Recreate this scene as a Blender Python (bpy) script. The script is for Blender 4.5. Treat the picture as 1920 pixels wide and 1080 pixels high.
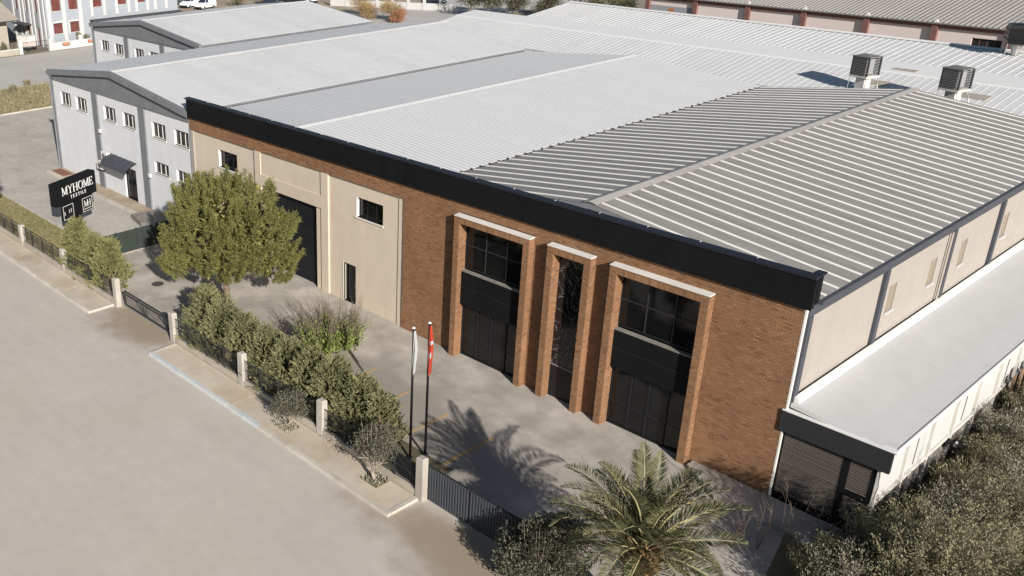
import bpy, math, random
import numpy as np
from mathutils import Vector, Matrix
random.seed(7); rng = np.random.default_rng(11)
sc = bpy.context.scene
R = math.radians
for o in list(bpy.data.objects): bpy.data.objects.remove(o)

# ------------------------------------------------------------------ camera
cd = bpy.data.cameras.new('camera'); cam = bpy.data.objects.new('camera', cd); sc.collection.objects.link(cam); sc.camera = cam
fw = Vector((-0.72089, 0.57311, -0.38970)); rt = Vector((0.62870, 0.77739, -0.01975)); up = Vector((-0.29163, 0.25925, 0.92073))
cam.matrix_world = Matrix(((rt.x, up.x, -fw.x, 10.065), (rt.y, up.y, -fw.y, -31.634), (rt.z, up.z, -fw.z, 21.584), (0, 0, 0, 1)))
cd.sensor_width = 36; cd.lens = 1782.7 / 1920 * 36; cd.shift_x = (960 - 569.3) / 1920; cd.shift_y = (524.55 - 540) / 1920
cd.clip_start = 0.5; cd.clip_end = 3000
# ------------------------------------------------------------------ sky, sun, exposure
SUN_EL, SUN_AZ = R(24), math.atan2(0.92, -0.39)            # azimuth from +Y towards +X
w = bpy.data.worlds.new('World'); sc.world = w; w.use_nodes = True
sky = w.node_tree.nodes.new('ShaderNodeTexSky'); sky.sky_type = 'NISHITA'; sky.sun_disc = False
sky.sun_elevation = SUN_EL; sky.sun_rotation = SUN_AZ; sky.air_density = 1.0; sky.dust_density = 0.6
bg = w.node_tree.nodes['Background']; bg.inputs['Strength'].default_value = 0.05
w.node_tree.links.new(sky.outputs[0], bg.inputs[0])
sl = bpy.data.lights.new('sun', 'SUN'); sl.energy = 5.0; sl.angle = R(0.55); sl.color = (1.0, 0.945, 0.875)
sun = bpy.data.objects.new('sun', sl); sc.collection.objects.link(sun)
sd = Vector((math.sin(SUN_AZ) * math.cos(SUN_EL), math.cos(SUN_AZ) * math.cos(SUN_EL), math.sin(SUN_EL)))
sun.rotation_euler = sd.to_track_quat('Z', 'Y').to_euler(); sun.location = (40, -40, 60)
vs = sc.view_settings; vs.view_transform = 'Standard'; vs.look = 'None'; vs.gamma = 1; vs.use_curve_mapping = False; vs.exposure = 0.5

# ------------------------------------------------------------------ materials
def mat(name, c, c2=None, scale=1.0, rough=0.8, bump=0.0, bscale=None, island=0.0, objr=0.0, c3=None, s3=0.15, metal=0.0, spec=0.3, stretch=None, detail=6, lo=0.35, hi=0.65, trans=0.0):
    m = bpy.data.materials.new(name); m.use_nodes = True; nt = m.node_tree; N = nt.nodes; L = nt.links; b = N['Principled BSDF']
    b.inputs['Roughness'].default_value = rough; b.inputs['Metallic'].default_value = metal; b.inputs['Specular IOR Level'].default_value = spec
    geo = N.new('ShaderNodeNewGeometry'); vec = geo.outputs['Position']
    if stretch:
        mp = N.new('ShaderNodeMapping'); mp.inputs['Scale'].default_value = stretch; L.new(vec, mp.inputs[0]); vec = mp.outputs[0]
    col = None
    def noise(s, d=detail):
        n = N.new('ShaderNodeTexNoise'); n.inputs['Scale'].default_value = s; n.inputs['Detail'].default_value = d; n.inputs['Roughness'].default_value = 0.62; L.new(vec, n.inputs['Vector']); return n.outputs['Fac']
    def mix(a, bb, f):
        x = N.new('ShaderNodeMix'); x.data_type = 'RGBA'
        if isinstance(f, float): x.inputs[0].default_value = f
        else: L.new(f, x.inputs[0])
        for i, v in ((6, a), (7, bb)):
            if isinstance(v, tuple): x.inputs[i].default_value = (*v, 1)
            else: L.new(v, x.inputs[i])
        return x.outputs[2]
    def rng_(f, a, bb):
        r = N.new('ShaderNodeMapRange'); r.inputs[1].default_value = a; r.inputs[2].default_value = bb; L.new(f, r.inputs[0]); return r.outputs[0]
    col = c
    if c2: col = mix(c, c2, rng_(noise(scale), lo, hi))
    if c3: col = mix(col, c3, rng_(noise(s3, 4), 0.5, 0.72))
    if island or objr:
        src = geo.outputs['Random Per Island'] if island else N.new('ShaderNodeObjectInfo').outputs['Random']
        k = island or objr
        h = N.new('ShaderNodeHueSaturation'); r = N.new('ShaderNodeMapRange'); r.inputs[3].default_value = 1 - k; r.inputs[4].default_value = 1 + k; L.new(src, r.inputs[0]); L.new(r.outputs[0], h.inputs['Value'])
        if isinstance(col, tuple): h.inputs['Color'].default_value = (*col, 1)
        else: L.new(col, h.inputs['Color'])
        col = h.outputs[0]
    if isinstance(col, tuple): b.inputs['Base Color'].default_value = (*col, 1)
    else: L.new(col, b.inputs['Base Color'])
    if bump:
        bn = N.new('ShaderNodeBump'); bn.inputs['Strength'].default_value = bump; bn.inputs['Distance'].default_value = 0.03; L.new(noise(bscale or scale * 8), bn.inputs['Height']); L.new(bn.outputs[0], b.inputs['Normal'])
    if trans:
        t = N.new('ShaderNodeBsdfTranslucent'); ms = N.new('ShaderNodeMixShader'); ms.inputs[0].default_value = trans
        if isinstance(col, tuple): t.inputs[0].default_value = (*col, 1)
        else: L.new(col, t.inputs[0])
        L.new(b.outputs[0], ms.inputs[1]); L.new(t.outputs[0], ms.inputs[2]); L.new(ms.outputs[0], N['Material Output'].inputs['Surface'])
    return m
def brick_mat():
    m = mat('brick', (0.3, 0.15, 0.075)); nt = m.node_tree; N = nt.nodes; L = nt.links; b = N['Principled BSDF']; b.inputs['Roughness'].default_value = 0.9
    geo = N.new('ShaderNodeNewGeometry'); cr = N.new('ShaderNodeValToRGB'); e = cr.color_ramp.elements
    e[0].position = 0; e[0].color = (0.163, 0.085, 0.046, 1); e[1].position = 1; e[1].color = (0.302, 0.172, 0.094, 1)
    for p, c in ((0.08, (0.216, 0.115, 0.061, 1)), (0.3, (0.242, 0.129, 0.068, 1)), (0.75, (0.259, 0.139, 0.074, 1)), (0.93, (0.278, 0.153, 0.082, 1))):
        x = e.new(p); x.color = c
    L.new(geo.outputs['Random Per Island'], cr.inputs[0])
    n = N.new('ShaderNodeTexNoise'); n.inputs['Scale'].default_value = 0.55; n.inputs['Detail'].default_value = 7; L.new(geo.outputs['Position'], n.inputs['Vector'])
    mr = N.new('ShaderNodeMapRange'); mr.inputs[1].default_value = 0.3; mr.inputs[2].default_value = 0.7; mr.inputs[3].default_value = 0.86; mr.inputs[4].default_value = 1.12; L.new(n.outputs['Fac'], mr.inputs[0])
    h = N.new('ShaderNodeHueSaturation'); L.new(cr.outputs[0], h.inputs['Color']); L.new(mr.outputs[0], h.inputs['Value']); L.new(h.outputs[0], b.inputs['Base Color'])
    return m
def marble_mat():
    m = mat('black_marble', (0.01, 0.01, 0.012), rough=0.12, spec=0.5); N = m.node_tree.nodes; L = m.node_tree.links; b = N['Principled BSDF']
    geo = N.new('ShaderNodeNewGeometry'); n = N.new('ShaderNodeTexNoise'); n.inputs['Scale'].default_value = 1.1; n.inputs['Detail'].default_value = 8; n.inputs['Distortion'].default_value = 2.2; L.new(geo.outputs['Position'], n.inputs['Vector'])
    cr = N.new('ShaderNodeValToRGB'); e = cr.color_ramp.elements; e[0].position = 0.49; e[0].color = (0.008, 0.008, 0.01, 1); e[1].position = 0.51; e[1].color = (0.008, 0.008, 0.01, 1)
    x = e.new(0.5); x.color = (0.24, 0.24, 0.25, 1); L.new(n.outputs['Fac'], cr.inputs[0]); L.new(cr.outputs[0], b.inputs['Base Color']); return m
def glass_mat(name, tint=(0.02, 0.022, 0.025), clear=0.35):
    m = bpy.data.materials.new(name); m.use_nodes = True; N = m.node_tree.nodes; L = m.node_tree.links; b = N['Principled BSDF']
    b.inputs['Base Color'].default_value = (*tint, 1); b.inputs['Roughness'].default_value = 0.06; b.inputs['Specular IOR Level'].default_value = 0.5
    t = N.new('ShaderNodeBsdfTransparent'); t.inputs[0].default_value = (0.5, 0.52, 0.53, 1); ms = N.new('ShaderNodeMixShader'); ms.inputs[0].default_value = clear
    L.new(b.outputs[0], ms.inputs[1]); L.new(t.outputs[0], ms.inputs[2]); L.new(ms.outputs[0], N['Material Output'].inputs['Surface']); return m
K = dict(
 soil=mat('dusty_soil', (0.30, 0.25, 0.19), (0.22, 0.185, 0.14), 0.3, 0.95, 0.5, 6),
 road=mat('dusty_road', (0.51, 0.465, 0.415), (0.475, 0.43, 0.38), 0.22, 0.9, 0.12, 30, c3=(0.49, 0.43, 0.365), s3=0.09),
 asphalt=mat('worn_asphalt', (0.46, 0.44, 0.41), (0.42, 0.40, 0.375), 0.2, 0.9, 0.1, 20, c3=(0.49, 0.46, 0.42), s3=0.06),
 apron=mat('dirty_apron', (0.36, 0.29, 0.215), (0.27, 0.22, 0.165), 0.55, 0.92, 0.2, 25, c3=(0.42, 0.37, 0.31), s3=0.3),
 yard=mat('yard_concrete', (0.49, 0.45, 0.395), (0.32, 0.292, 0.255), 0.5, 0.85, 0.12, 22, c3=(0.29, 0.265, 0.235), s3=0.3, objr=0.04),
 walk=mat('pavement_concrete', (0.56, 0.49, 0.40), (0.47, 0.39, 0.30), 0.5, 0.9, 0.2, 22, c3=(0.42, 0.325, 0.225), s3=0.35, objr=0.06),
 kerb=mat('kerb_concrete', (0.52, 0.48, 0.42), (0.42, 0.38, 0.32), 0.8, 0.85, 0.2, 18, objr=0.08),
 kerbblue=mat('kerb_faded_blue', (0.43, 0.475, 0.52), (0.53, 0.525, 0.50), 1.2, 0.8, 0.15, 18, objr=0.05),
 conc=mat('post_concrete', (0.43, 0.40, 0.355), (0.34, 0.31, 0.27), 1.3, 0.9, 0.3, 20, objr=0.06),
 plinth=mat('wall_concrete', (0.46, 0.41, 0.34), (0.36, 0.31, 0.25), 0.9, 0.92, 0.4, 14),
 beige=mat('beige_plaster', (0.585, 0.495, 0.40), (0.565, 0.478, 0.385), 0.35, 0.92, 0.06, 30, stretch=(1, 1, 0.35)),
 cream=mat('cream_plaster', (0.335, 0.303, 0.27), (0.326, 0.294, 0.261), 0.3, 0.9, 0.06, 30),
 grey=mat('pale_grey_paint', (0.64, 0.65, 0.665), (0.61, 0.62, 0.635), 0.3, 0.85, 0.05, 30, stretch=(1, 1, 0.3)),
 trim=mat('dark_grey_trim', (0.185, 0.19, 0.205), (0.155, 0.16, 0.172), 1.5, 0.7, 0.08, 30),
 trim2=mat('blue_grey_steel', (0.062, 0.066, 0.082), (0.052, 0.055, 0.066), 1.0, 0.6),
 black=mat('black_panel', (0.0085, 0.0088, 0.0098), (0.007, 0.0072, 0.008), 0.7, 0.7, spec=0.12),
 blackcap=mat('navy_coping', (0.014, 0.016, 0.024), rough=0.45),
 whiteS=mat('sunny_white_render', (0.50, 0.495, 0.485), (0.47, 0.465, 0.455), 0.5, 0.85),
 blind=mat('tan_board', (0.25, 0.21, 0.165), (0.235, 0.197, 0.155), 1.0, 0.9),
 clip=mat('white_joint', (0.6, 0.6, 0.6)),
 brick=brick_mat(), mortar=mat('mortar', (0.13, 0.08, 0.05), (0.10, 0.06, 0.037), 3, 0.95),
 white=mat('white_paint', (0.68, 0.665, 0.63), (0.62, 0.60, 0.56), 1.0, 0.75),
 pureW=mat('clean_white', (0.66, 0.66, 0.65), rough=0.6),
 roofW=mat('white_roof_sheet', (0.60, 0.60, 0.595), (0.575, 0.575, 0.57), 0.25, 0.55, objr=0.028),
 roofA=mat('pale_grey_roof_sheet', (0.56, 0.565, 0.57), (0.54, 0.545, 0.55), 0.4, 0.5, objr=0.025),
 roofAr=mat('pale_roof_rib', (0.61, 0.61, 0.605), rough=0.5),
 roofB=mat('weathered_grey_sheet', (0.275, 0.262, 0.245), (0.245, 0.233, 0.218), 0.6, 0.6, objr=0.05, c3=(0.225, 0.215, 0.2), s3=0.25, stretch=(0.4, 3.5, 1)),
 roofBr=mat('light_roof_rib', (0.66, 0.645, 0.615), (0.60, 0.585, 0.555), 2.0, 0.55),
 capB=mat('grey_ridge_metal', (0.36, 0.345, 0.325), (0.30, 0.287, 0.268), 0.8, 0.6),
 gutter=mat('rusty_gutter', (0.10, 0.075, 0.05), (0.05, 0.042, 0.035), 3, 0.8),
 shedroof=mat('smooth_white_membrane', (0.51, 0.51, 0.505), (0.495, 0.495, 0.49), 0.25, 0.6),
 glass=glass_mat('dark_glass', (0.007, 0.0075, 0.009), 0.12), glassW=glass_mat('window_glass', (0.035, 0.038, 0.042), 0.3), carglass=glass_mat('car_glass', (0.02, 0.03, 0.05), 0.05),
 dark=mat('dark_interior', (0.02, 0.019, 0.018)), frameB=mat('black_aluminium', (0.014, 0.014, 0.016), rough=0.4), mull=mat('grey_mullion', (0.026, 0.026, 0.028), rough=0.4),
 marble=marble_mat(), slat=mat('shutter_slat', (0.0125, 0.0128, 0.015), rough=0.42, objr=0.12, spec=0.4), louv=mat('bronze_louver', (0.12, 0.105, 0.092), rough=0.5, objr=0.15),
 fascia=mat('anthracite_fascia', (0.028, 0.028, 0.03), (0.023, 0.023, 0.025), 1.0, 0.6),
 yellow=mat('worn_yellow_paint', (0.50, 0.31, 0.10), (0.36, 0.28, 0.17), 3.0, 0.8, lo=0.4, hi=0.62),
 steel=mat('dark_steel', (0.03, 0.031, 0.034), rough=0.5), galv=mat('galvanised', (0.35, 0.35, 0.35), rough=0.5, metal=0.4),
 gate=mat('charcoal_gate', (0.055, 0.062, 0.072), (0.046, 0.052, 0.06), 2.0, 0.55), net=mat('dark_green_screen', (0.030, 0.040, 0.034), (0.024, 0.033, 0.028), 2.0, 0.8),
 bark=mat('brown_bark', (0.20, 0.145, 0.10), (0.11, 0.08, 0.055), 6, 0.95, 0.6, 30), barkG=mat('grey_bark', (0.36, 0.31, 0.25), (0.24, 0.205, 0.16), 6, 0.95, 0.5, 30), twig=mat('bare_twig', (0.13, 0.10, 0.075), (0.19, 0.15, 0.115), 4, 0.95),
 pine=mat('pine_needles', (0.225, 0.215, 0.068), (0.15, 0.15, 0.05), 1.5, 0.7, island=0.4, trans=0.25),
 cyp=mat('conifer_spray', (0.27, 0.265, 0.11), (0.20, 0.20, 0.085), 1.3, 0.75, island=0.35, trans=0.25),
 cypd=mat('conifer_spray_dark', (0.27, 0.265, 0.13), (0.14, 0.146, 0.07), 1.3, 0.75, island=0.38, trans=0.22),
 olive=mat('olive_leaf', (0.145, 0.14, 0.10), (0.098, 0.096, 0.068), 2.0, 0.65, island=0.5, trans=0.15),
 fresh=mat('fresh_leaf', (0.27, 0.32, 0.09), (0.20, 0.25, 0.07), 2.0, 0.6, island=0.35, trans=0.35),
 palm=mat('palm_leaflet', (0.14, 0.142, 0.066), (0.09, 0.092, 0.045), 1.5, 0.8, island=0.35, trans=0.2), rachis=mat('palm_rachis', (0.40, 0.36, 0.19), rough=0.6), palmbase=mat('palm_trunk', (0.27, 0.15, 0.07), (0.13, 0.08, 0.045), 5, 0.95, 0.7, 25),
 scrub=mat('scrub_leaf', (0.20, 0.195, 0.105), (0.26, 0.24, 0.15), 0.7, 0.75, island=0.5, trans=0.2), scrub2=mat('grey_scrub_leaf', (0.29, 0.27, 0.205), (0.19, 0.185, 0.13), 0.8, 0.8, island=0.5, trans=0.15),
 dry=mat('dry_grass', (0.33, 0.28, 0.175), (0.24, 0.215, 0.12), 0.5, 0.9, island=0.35, trans=0.2), grass=mat('lawn_grass', (0.19, 0.18, 0.08), (0.24, 0.205, 0.11), 0.5, 0.9, island=0.35, trans=0.2), turf=mat('turf_soil', (0.19, 0.16, 0.09), (0.14, 0.125, 0.06), 1, 0.95, 0.4, 12),
 bed=mat('dark_bed_soil', (0.085, 0.08, 0.05), (0.12, 0.105, 0.07), 1.5, 0.95, 0.5, 12),
 autumn=mat('autumn_leaf', (0.36, 0.25, 0.09), (0.42, 0.30, 0.20), 0.4, 0.85, island=0.4, trans=0.2), rust=mat('orange_shrub_leaf', (0.40, 0.20, 0.11), rough=0.85, island=0.3, trans=0.2), darktree=mat('dark_evergreen_leaf', (0.062, 0.066, 0.034), (0.10, 0.095, 0.05), 0.4, 0.8, island=0.45, trans=0.15),
 red=mat('red_cloth', (0.5, 0.06, 0.03), rough=0.85, trans=0.3), cloth=mat('white_cloth', (0.5, 0.5, 0.51), rough=0.85, trans=0.3),
 pink=mat('pink_wall', (0.70, 0.62, 0.59), (0.67, 0.59, 0.56), 0.2, 0.9), maroon=mat('maroon_trim', (0.20, 0.10, 0.087), (0.17, 0.085, 0.074), 0.8, 0.8), roofP=mat('taupe_roof_sheet', (0.30, 0.28, 0.26), (0.26, 0.245, 0.225), 0.3, 0.7, objr=0.03),
 bluegrey=mat('blue_grey_render', (0.30, 0.325, 0.355), (0.285, 0.308, 0.335), 0.3, 0.9), redwin=mat('red_brown_window', (0.17, 0.06, 0.05), (0.10, 0.035, 0.03), 1.5, 0.3), tan=mat('tan_render', (0.36, 0.325, 0.27), (0.32, 0.29, 0.24), 0.4, 0.9), slate=mat('dark_roof', (0.05, 0.052, 0.058), rough=0.8), terra=mat('terracotta', (0.42, 0.18, 0.10)),
 paintW=mat('white_car_paint', (0.74, 0.74, 0.74), rough=0.25, spec=0.5), paintG=mat('grey_car_paint', (0.13, 0.14, 0.16), rough=0.25, metal=0.3), paintD=mat('dark_car_paint', (0.03, 0.035, 0.045), rough=0.25), tyre=mat('tyre', (0.02, 0.02, 0.02)), rim=mat('rim', (0.4, 0.4, 0.4), metal=0.6, rough=0.4), plast=mat('black_plastic', (0.008, 0.008, 0.009), rough=0.35, spec=0.3),
 lamp=mat('lamp_lens', (0.6, 0.6, 0.58), rough=0.2), cool=mat('cooler_louver_grey', (0.17, 0.167, 0.163), (0.13, 0.128, 0.125), 3, 0.6), coolD=mat('cooler_dark', (0.05, 0.05, 0.055)), duct=mat('duct_offwhite', (0.60, 0.575, 0.54), (0.5, 0.48, 0.44), 2, 0.7), pallet=mat('weathered_board', (0.38, 0.34, 0.29), (0.30, 0.265, 0.22), 3, 0.9),
 ac=mat('off_white_casing', (0.62, 0.60, 0.57), rough=0.5), iron=mat('cast_iron', (0.07, 0.062, 0.055), rough=0.8), brown=mat('brown_stained_concrete', (0.33, 0.25, 0.17), (0.40, 0.34, 0.27), 0.8, 0.9, 0.2, 15), mat_=mat('red_brown_mat', (0.20, 0.09, 0.065), rough=0.95), stone=mat('grey_rubble', (0.25, 0.235, 0.21), (0.16, 0.15, 0.135), 3, 0.95, 0.5, 10), tarp=mat('grey_tarp', (0.22, 0.22, 0.22), (0.15, 0.15, 0.15), 3, 0.7), rustm=mat('rusty_sheet', (0.20, 0.11, 0.06), (0.28, 0.20, 0.14), 2, 0.9))
def paver_mat():
    m = mat('interlocking_pavers', (0.52, 0.485, 0.435), (0.46, 0.425, 0.38), 0.3, 0.92, c3=(0.39, 0.36, 0.315), s3=0.2); N = m.node_tree.nodes; L = m.node_tree.links; b = N['Principled BSDF']
    geo = N.new('ShaderNodeNewGeometry'); t = N.new('ShaderNodeTexBrick'); t.inputs['Scale'].default_value = 1; t.inputs['Brick Width'].default_value = 0.4; t.inputs['Row Height'].default_value = 0.2; t.inputs['Mortar Size'].default_value = 0.018; t.inputs['Mortar Smooth'].default_value = 0.3
    t.inputs['Color1'].default_value = (1, 1, 1, 1); t.inputs['Color2'].default_value = (0.88, 0.88, 0.88, 1); t.inputs['Mortar'].default_value = (0.62, 0.6, 0.57, 1); L.new(geo.outputs['Position'], t.inputs['Vector'])
    x = N.new('ShaderNodeMix'); x.data_type = 'RGBA'; x.blend_type = 'MULTIPLY'; x.inputs[0].default_value = 1
    src = b.inputs['Base Color'].links[0].from_socket; L.new(src, x.inputs[6]); L.new(t.outputs['Color'], x.inputs[7]); L.new(x.outputs[2], b.inputs['Base Color'])
    bn = N.new('ShaderNodeBump'); bn.inputs['Strength'].default_value = 0.4; bn.inputs['Distance'].default_value = 0.01; L.new(t.outputs['Fac'], bn.inputs['Height']); bn.invert = True; L.new(bn.outputs[0], b.inputs['Normal']); return m
K['paver'] = paver_mat()
def dirt(m, spots, c):
    N = m.node_tree.nodes; L = m.node_tree.links; b = N['Principled BSDF']; src = b.inputs['Base Color'].links[0].from_socket; geo = N.new('ShaderNodeNewGeometry')
    n = N.new('ShaderNodeTexNoise'); n.inputs['Scale'].default_value = 0.7; n.inputs['Detail'].default_value = 7; L.new(geo.outputs['Position'], n.inputs['Vector'])
    for (x, y, sx, sy) in spots:
        mp = N.new('ShaderNodeMapping'); mp.inputs['Location'].default_value = (-x / sx, -y / sy, 0); mp.inputs['Scale'].default_value = (1 / sx, 1 / sy, 0); L.new(geo.outputs['Position'], mp.inputs[0])
        d = N.new('ShaderNodeVectorMath'); d.operation = 'LENGTH'; L.new(mp.outputs[0], d.inputs[0])
        a = N.new('ShaderNodeMath'); a.operation = 'MULTIPLY_ADD'; a.inputs[1].default_value = 1.1; L.new(n.outputs['Fac'], a.inputs[0]); L.new(d.outputs['Value'], a.inputs[2])
        r = N.new('ShaderNodeMapRange'); r.interpolation_type = 'SMOOTHSTEP'; r.inputs[1].default_value = 1.55; r.inputs[2].default_value = 0.9; L.new(a.outputs[0], r.inputs[0])
        x_ = N.new('ShaderNodeMix'); x_.data_type = 'RGBA'; x_.inputs[7].default_value = (*c, 1); L.new(r.outputs[0], x_.inputs[0]); L.new(src, x_.inputs[6]); src = x_.outputs[2]
    L.new(src, b.inputs['Base Color'])
def wear(m, streak, amt, speck):
    N = m.node_tree.nodes; L = m.node_tree.links; b = N['Principled BSDF']; src = b.inputs['Base Color'].links[0].from_socket; geo = N.new('ShaderNodeNewGeometry')
    for sc_, det, a, bb, lo, hi in ((streak, 5, .35, .65, 1 - amt, 1 + amt * .6), ((7, 7, 7), 2, .74, .79, 1, speck), ((1.6, 1.6, 1.6), 9, .3, .7, .95, 1.04)):
        mp = N.new('ShaderNodeMapping'); mp.inputs['Scale'].default_value = sc_; mp.inputs['Rotation'].default_value = (0, 0, 0.05); L.new(geo.outputs['Position'], mp.inputs[0]); n = N.new('ShaderNodeTexNoise'); n.inputs['Scale'].default_value = 1; n.inputs['Detail'].default_value = det; n.inputs['Roughness'].default_value = .65; L.new(mp.outputs[0], n.inputs['Vector'])
        r = N.new('ShaderNodeMapRange'); r.inputs[1].default_value = a; r.inputs[2].default_value = bb; r.inputs[3].default_value = lo; r.inputs[4].default_value = hi; L.new(n.outputs['Fac'], r.inputs[0])
        h = N.new('ShaderNodeHueSaturation'); L.new(r.outputs[0], h.inputs['Value']); L.new(src, h.inputs['Color']); src = h.outputs[0]
    L.new(src, b.inputs['Base Color'])
wear(K['road'], (.05, 1.1, 1), .035, .62); wear(K['roofB'], (.15, 3.0, 1), .06, .85); wear(K['black'], (1.2, 1.2, .1), .15, 1.0); wear(K['walk'], (.5, .5, 1), .06, .7); wear(K['asphalt'], (1.1, .05, 1), .05, .8); wear(K['yard'], (.3, .6, 1), .1, .75); wear(K['paver'], (.25, .5, 1), .06, .8); wear(K['roofW'], (2.2, .12, 1), .02, .93); wear(K['roofA'], (.12, 2.4, 1), .02, .92); wear(K['shedroof'], (.9, .12, 1), .02, .9); wear(K['beige'], (1.5, 1.5, .12), .03, .97); wear(K['grey'], (1.5, 1.5, .12), .03, .97); wear(K['cream'], (1.5, 1.2, .12), .03, .97)
dirt(K['road'], [(-30.8, -10.0, 4.6, 2.6), (-5.5, -11.3, 8.5, 2.4)], (0.31, 0.25, 0.185))
dirt(K['yard'], [(-14, -6.3, 8, 2.6), (-19, -5.0, 5, 2.0), (-24, -5.5, 5, 2.2)], (0.29, 0.265, 0.23))

# ------------------------------------------------------------------ mesh helpers
col = sc.collection
class MB:
    def __init__(s): s.v = []; s.f = []; s.m = []; s.mi = 0
    def add(s, vs, fs):
        n = len(s.v); s.v += [tuple(p) for p in vs]; s.f += [tuple(i + n for i in f) for f in fs]; s.m += [s.mi] * len(fs); return s
    def quad(s, a, b, c, d): return s.add((a, b, c, d), ((0, 1, 2, 3),))
    def box(s, x0, x1, y0, y1, z0, z1):
        return s.add([(x, y, z) for z in (z0, z1) for y in (y0, y1) for x in (x0, x1)], ((0, 2, 3, 1), (4, 5, 7, 6), (0, 1, 5, 4), (2, 6, 7, 3), (0, 4, 6, 2), (1, 3, 7, 5)))
    def obox(s, c, ux, hx, hy, z0, z1):                      # box turned in plan: ux = unit vector of its long side
        uy = (-ux[1], ux[0]); P = [(c[0] + a * hx * ux[0] + b * hy * uy[0], c[1] + a * hx * ux[1] + b * hy * uy[1]) for a, b in ((-1, -1), (1, -1), (1, 1), (-1, 1))]
        return s.prism(P, z0, z1)
    def prism(s, poly, z0, z1):
        n = len(poly); return s.add([(x, y, z0) for x, y in poly] + [(x, y, z1) for x, y in poly], [tuple(range(n))[::-1], tuple(range(n, 2 * n))] + [(i, (i + 1) % n, n + (i + 1) % n, n + i) for i in range(n)])
    def extr(s, poly, f, a, b):                               # extrude a profile; f(u, v, t) -> point
        n = len(poly); return s.add([f(u, v, a) for u, v in poly] + [f(u, v, b) for u, v in poly], [tuple(range(n)), tuple(range(n, 2 * n))[::-1]] + [(i, n + i, n + (i + 1) % n, (i + 1) % n) for i in range(n)])
    def tube(s, pts, rs, n=7):
        pts = [Vector(p) for p in pts]; b0 = len(s.v); F = []
        for k, p in enumerate(pts):
            d = (pts[min(k + 1, len(pts) - 1)] - pts[max(k - 1, 0)]).normalized(); a = d.orthogonal().normalized() if k == 0 else (a - d * a.dot(d)).normalized(); c = d.cross(a)
            for i in range(n):
                t = 2 * math.pi * i / n; s.v.append(tuple(p + (a * math.cos(t) + c * math.sin(t)) * rs[k]))
            if k:
                for i in range(n): F.append((b0 + (k - 1) * n + i, b0 + (k - 1) * n + (i + 1) % n, b0 + k * n + (i + 1) % n, b0 + k * n + i))
        F.append(tuple(b0 + i for i in range(n))[::-1]); F.append(tuple(b0 + (len(pts) - 1) * n + i for i in range(n)))
        s.f += F; s.m += [s.mi] * len(F); return s
    def holes(s, u0, u1, v0, v1, hs, f, dep):                 # a wall face with openings and their reveals; f(u, v, d)
        us = sorted({u0, u1, *[h[0] for h in hs], *[h[1] for h in hs]}); vv = sorted({v0, v1, *[h[2] for h in hs], *[h[3] for h in hs]})
        for i in range(len(us) - 1):
            for j in range(len(vv) - 1):
                cu, cv = (us[i] + us[i + 1]) / 2, (vv[j] + vv[j + 1]) / 2
                if any(h[0] < cu < h[1] and h[2] < cv < h[3] for h in hs): continue
                s.quad(f(us[i], vv[j], 0), f(us[i + 1], vv[j], 0), f(us[i + 1], vv[j + 1], 0), f(us[i], vv[j + 1], 0))
        for a, b, c, d in hs:
            for p, q in (((a, c), (a, d)), ((b, c), (b, d)), ((a, c), (b, c)), ((a, d), (b, d))):
                s.quad(f(*p, 0), f(*q, 0), f(*q, dep), f(*p, dep))
        return s
    def mesh(s, name, ms):
        me = bpy.data.meshes.new(name); me.from_pydata(s.v, [], s.f)
        for x in (ms if isinstance(ms, (list, tuple)) else [ms]): me.materials.append(K[x])
        if any(s.m): me.polygons.foreach_set('material_index', s.m)
        me.update(); return me
    def build(s, name, ms, parent=None, smooth=False):
        me = s.mesh(name, ms)
        if smooth: me.shade_smooth()
        return link(name, me, parent)
def link(name, me, parent=None):
    o = bpy.data.objects.new(name, me); col.objects.link(o)
    if parent: o.parent = parent
    return o
def tag(o, label=None, cat=None, group=None, kind=None):
    for k, v in (('label', label), ('category', cat), ('group', group), ('kind', kind)):
        if v: o[k] = v
    return o
def thing(name, label, cat, group=None, loc=(0, 0, 0), rz=0):
    o = link(name, None); o.location = loc; o.rotation_euler[2] = rz; return tag(o, label, cat, group)
def box(name, m, b, parent=None): return MB().box(*b).build(name, m, parent)
def struct(name, mb, m): return tag(mb.build(name, m), kind='structure')
def cards(P, D, Ln, Wd, roll=None):
    """leaf-shaped diamonds: base P, direction D, length, width (numpy)"""
    n = len(P); D = D / (np.linalg.norm(D, axis=1, keepdims=True) + 1e-9); r = rng.normal(size=(n, 3)) if roll is None else roll
    S = np.cross(D, r); S /= (np.linalg.norm(S, axis=1, keepdims=True) + 1e-9); Ln = np.broadcast_to(Ln, n)[:, None]; Wd = np.broadcast_to(Wd, n)[:, None]
    m = P + D * Ln * 0.45
    return np.stack([P, m + S * Wd / 2, P + D * Ln, m - S * Wd / 2], 1).reshape(-1, 3)
def card_mesh(name, V, m):
    n = len(V) // 4; me = bpy.data.meshes.new(name); me.vertices.add(4 * n); me.vertices.foreach_set('co', V.astype(np.float32).ravel()); me.loops.add(4 * n); me.loops.foreach_set('vertex_index', np.arange(4 * n, dtype=np.int32))
    me.polygons.add(n); me.polygons.foreach_set('loop_start', np.arange(0, 4 * n, 4, dtype=np.int32)); me.update(calc_edges=True); me.materials.append(K[m]); return me
def sphere_dirs(n):
    d = rng.normal(size=(n, 3)); return d / np.linalg.norm(d, axis=1, keepdims=True)
ORD = ['first', 'second', 'third', 'fourth', 'fifth', 'sixth', 'seventh', 'eighth', 'ninth', 'tenth', 'eleventh', 'twelfth', 'thirteenth', 'fourteenth', 'fifteenth', 'sixteenth']

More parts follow.
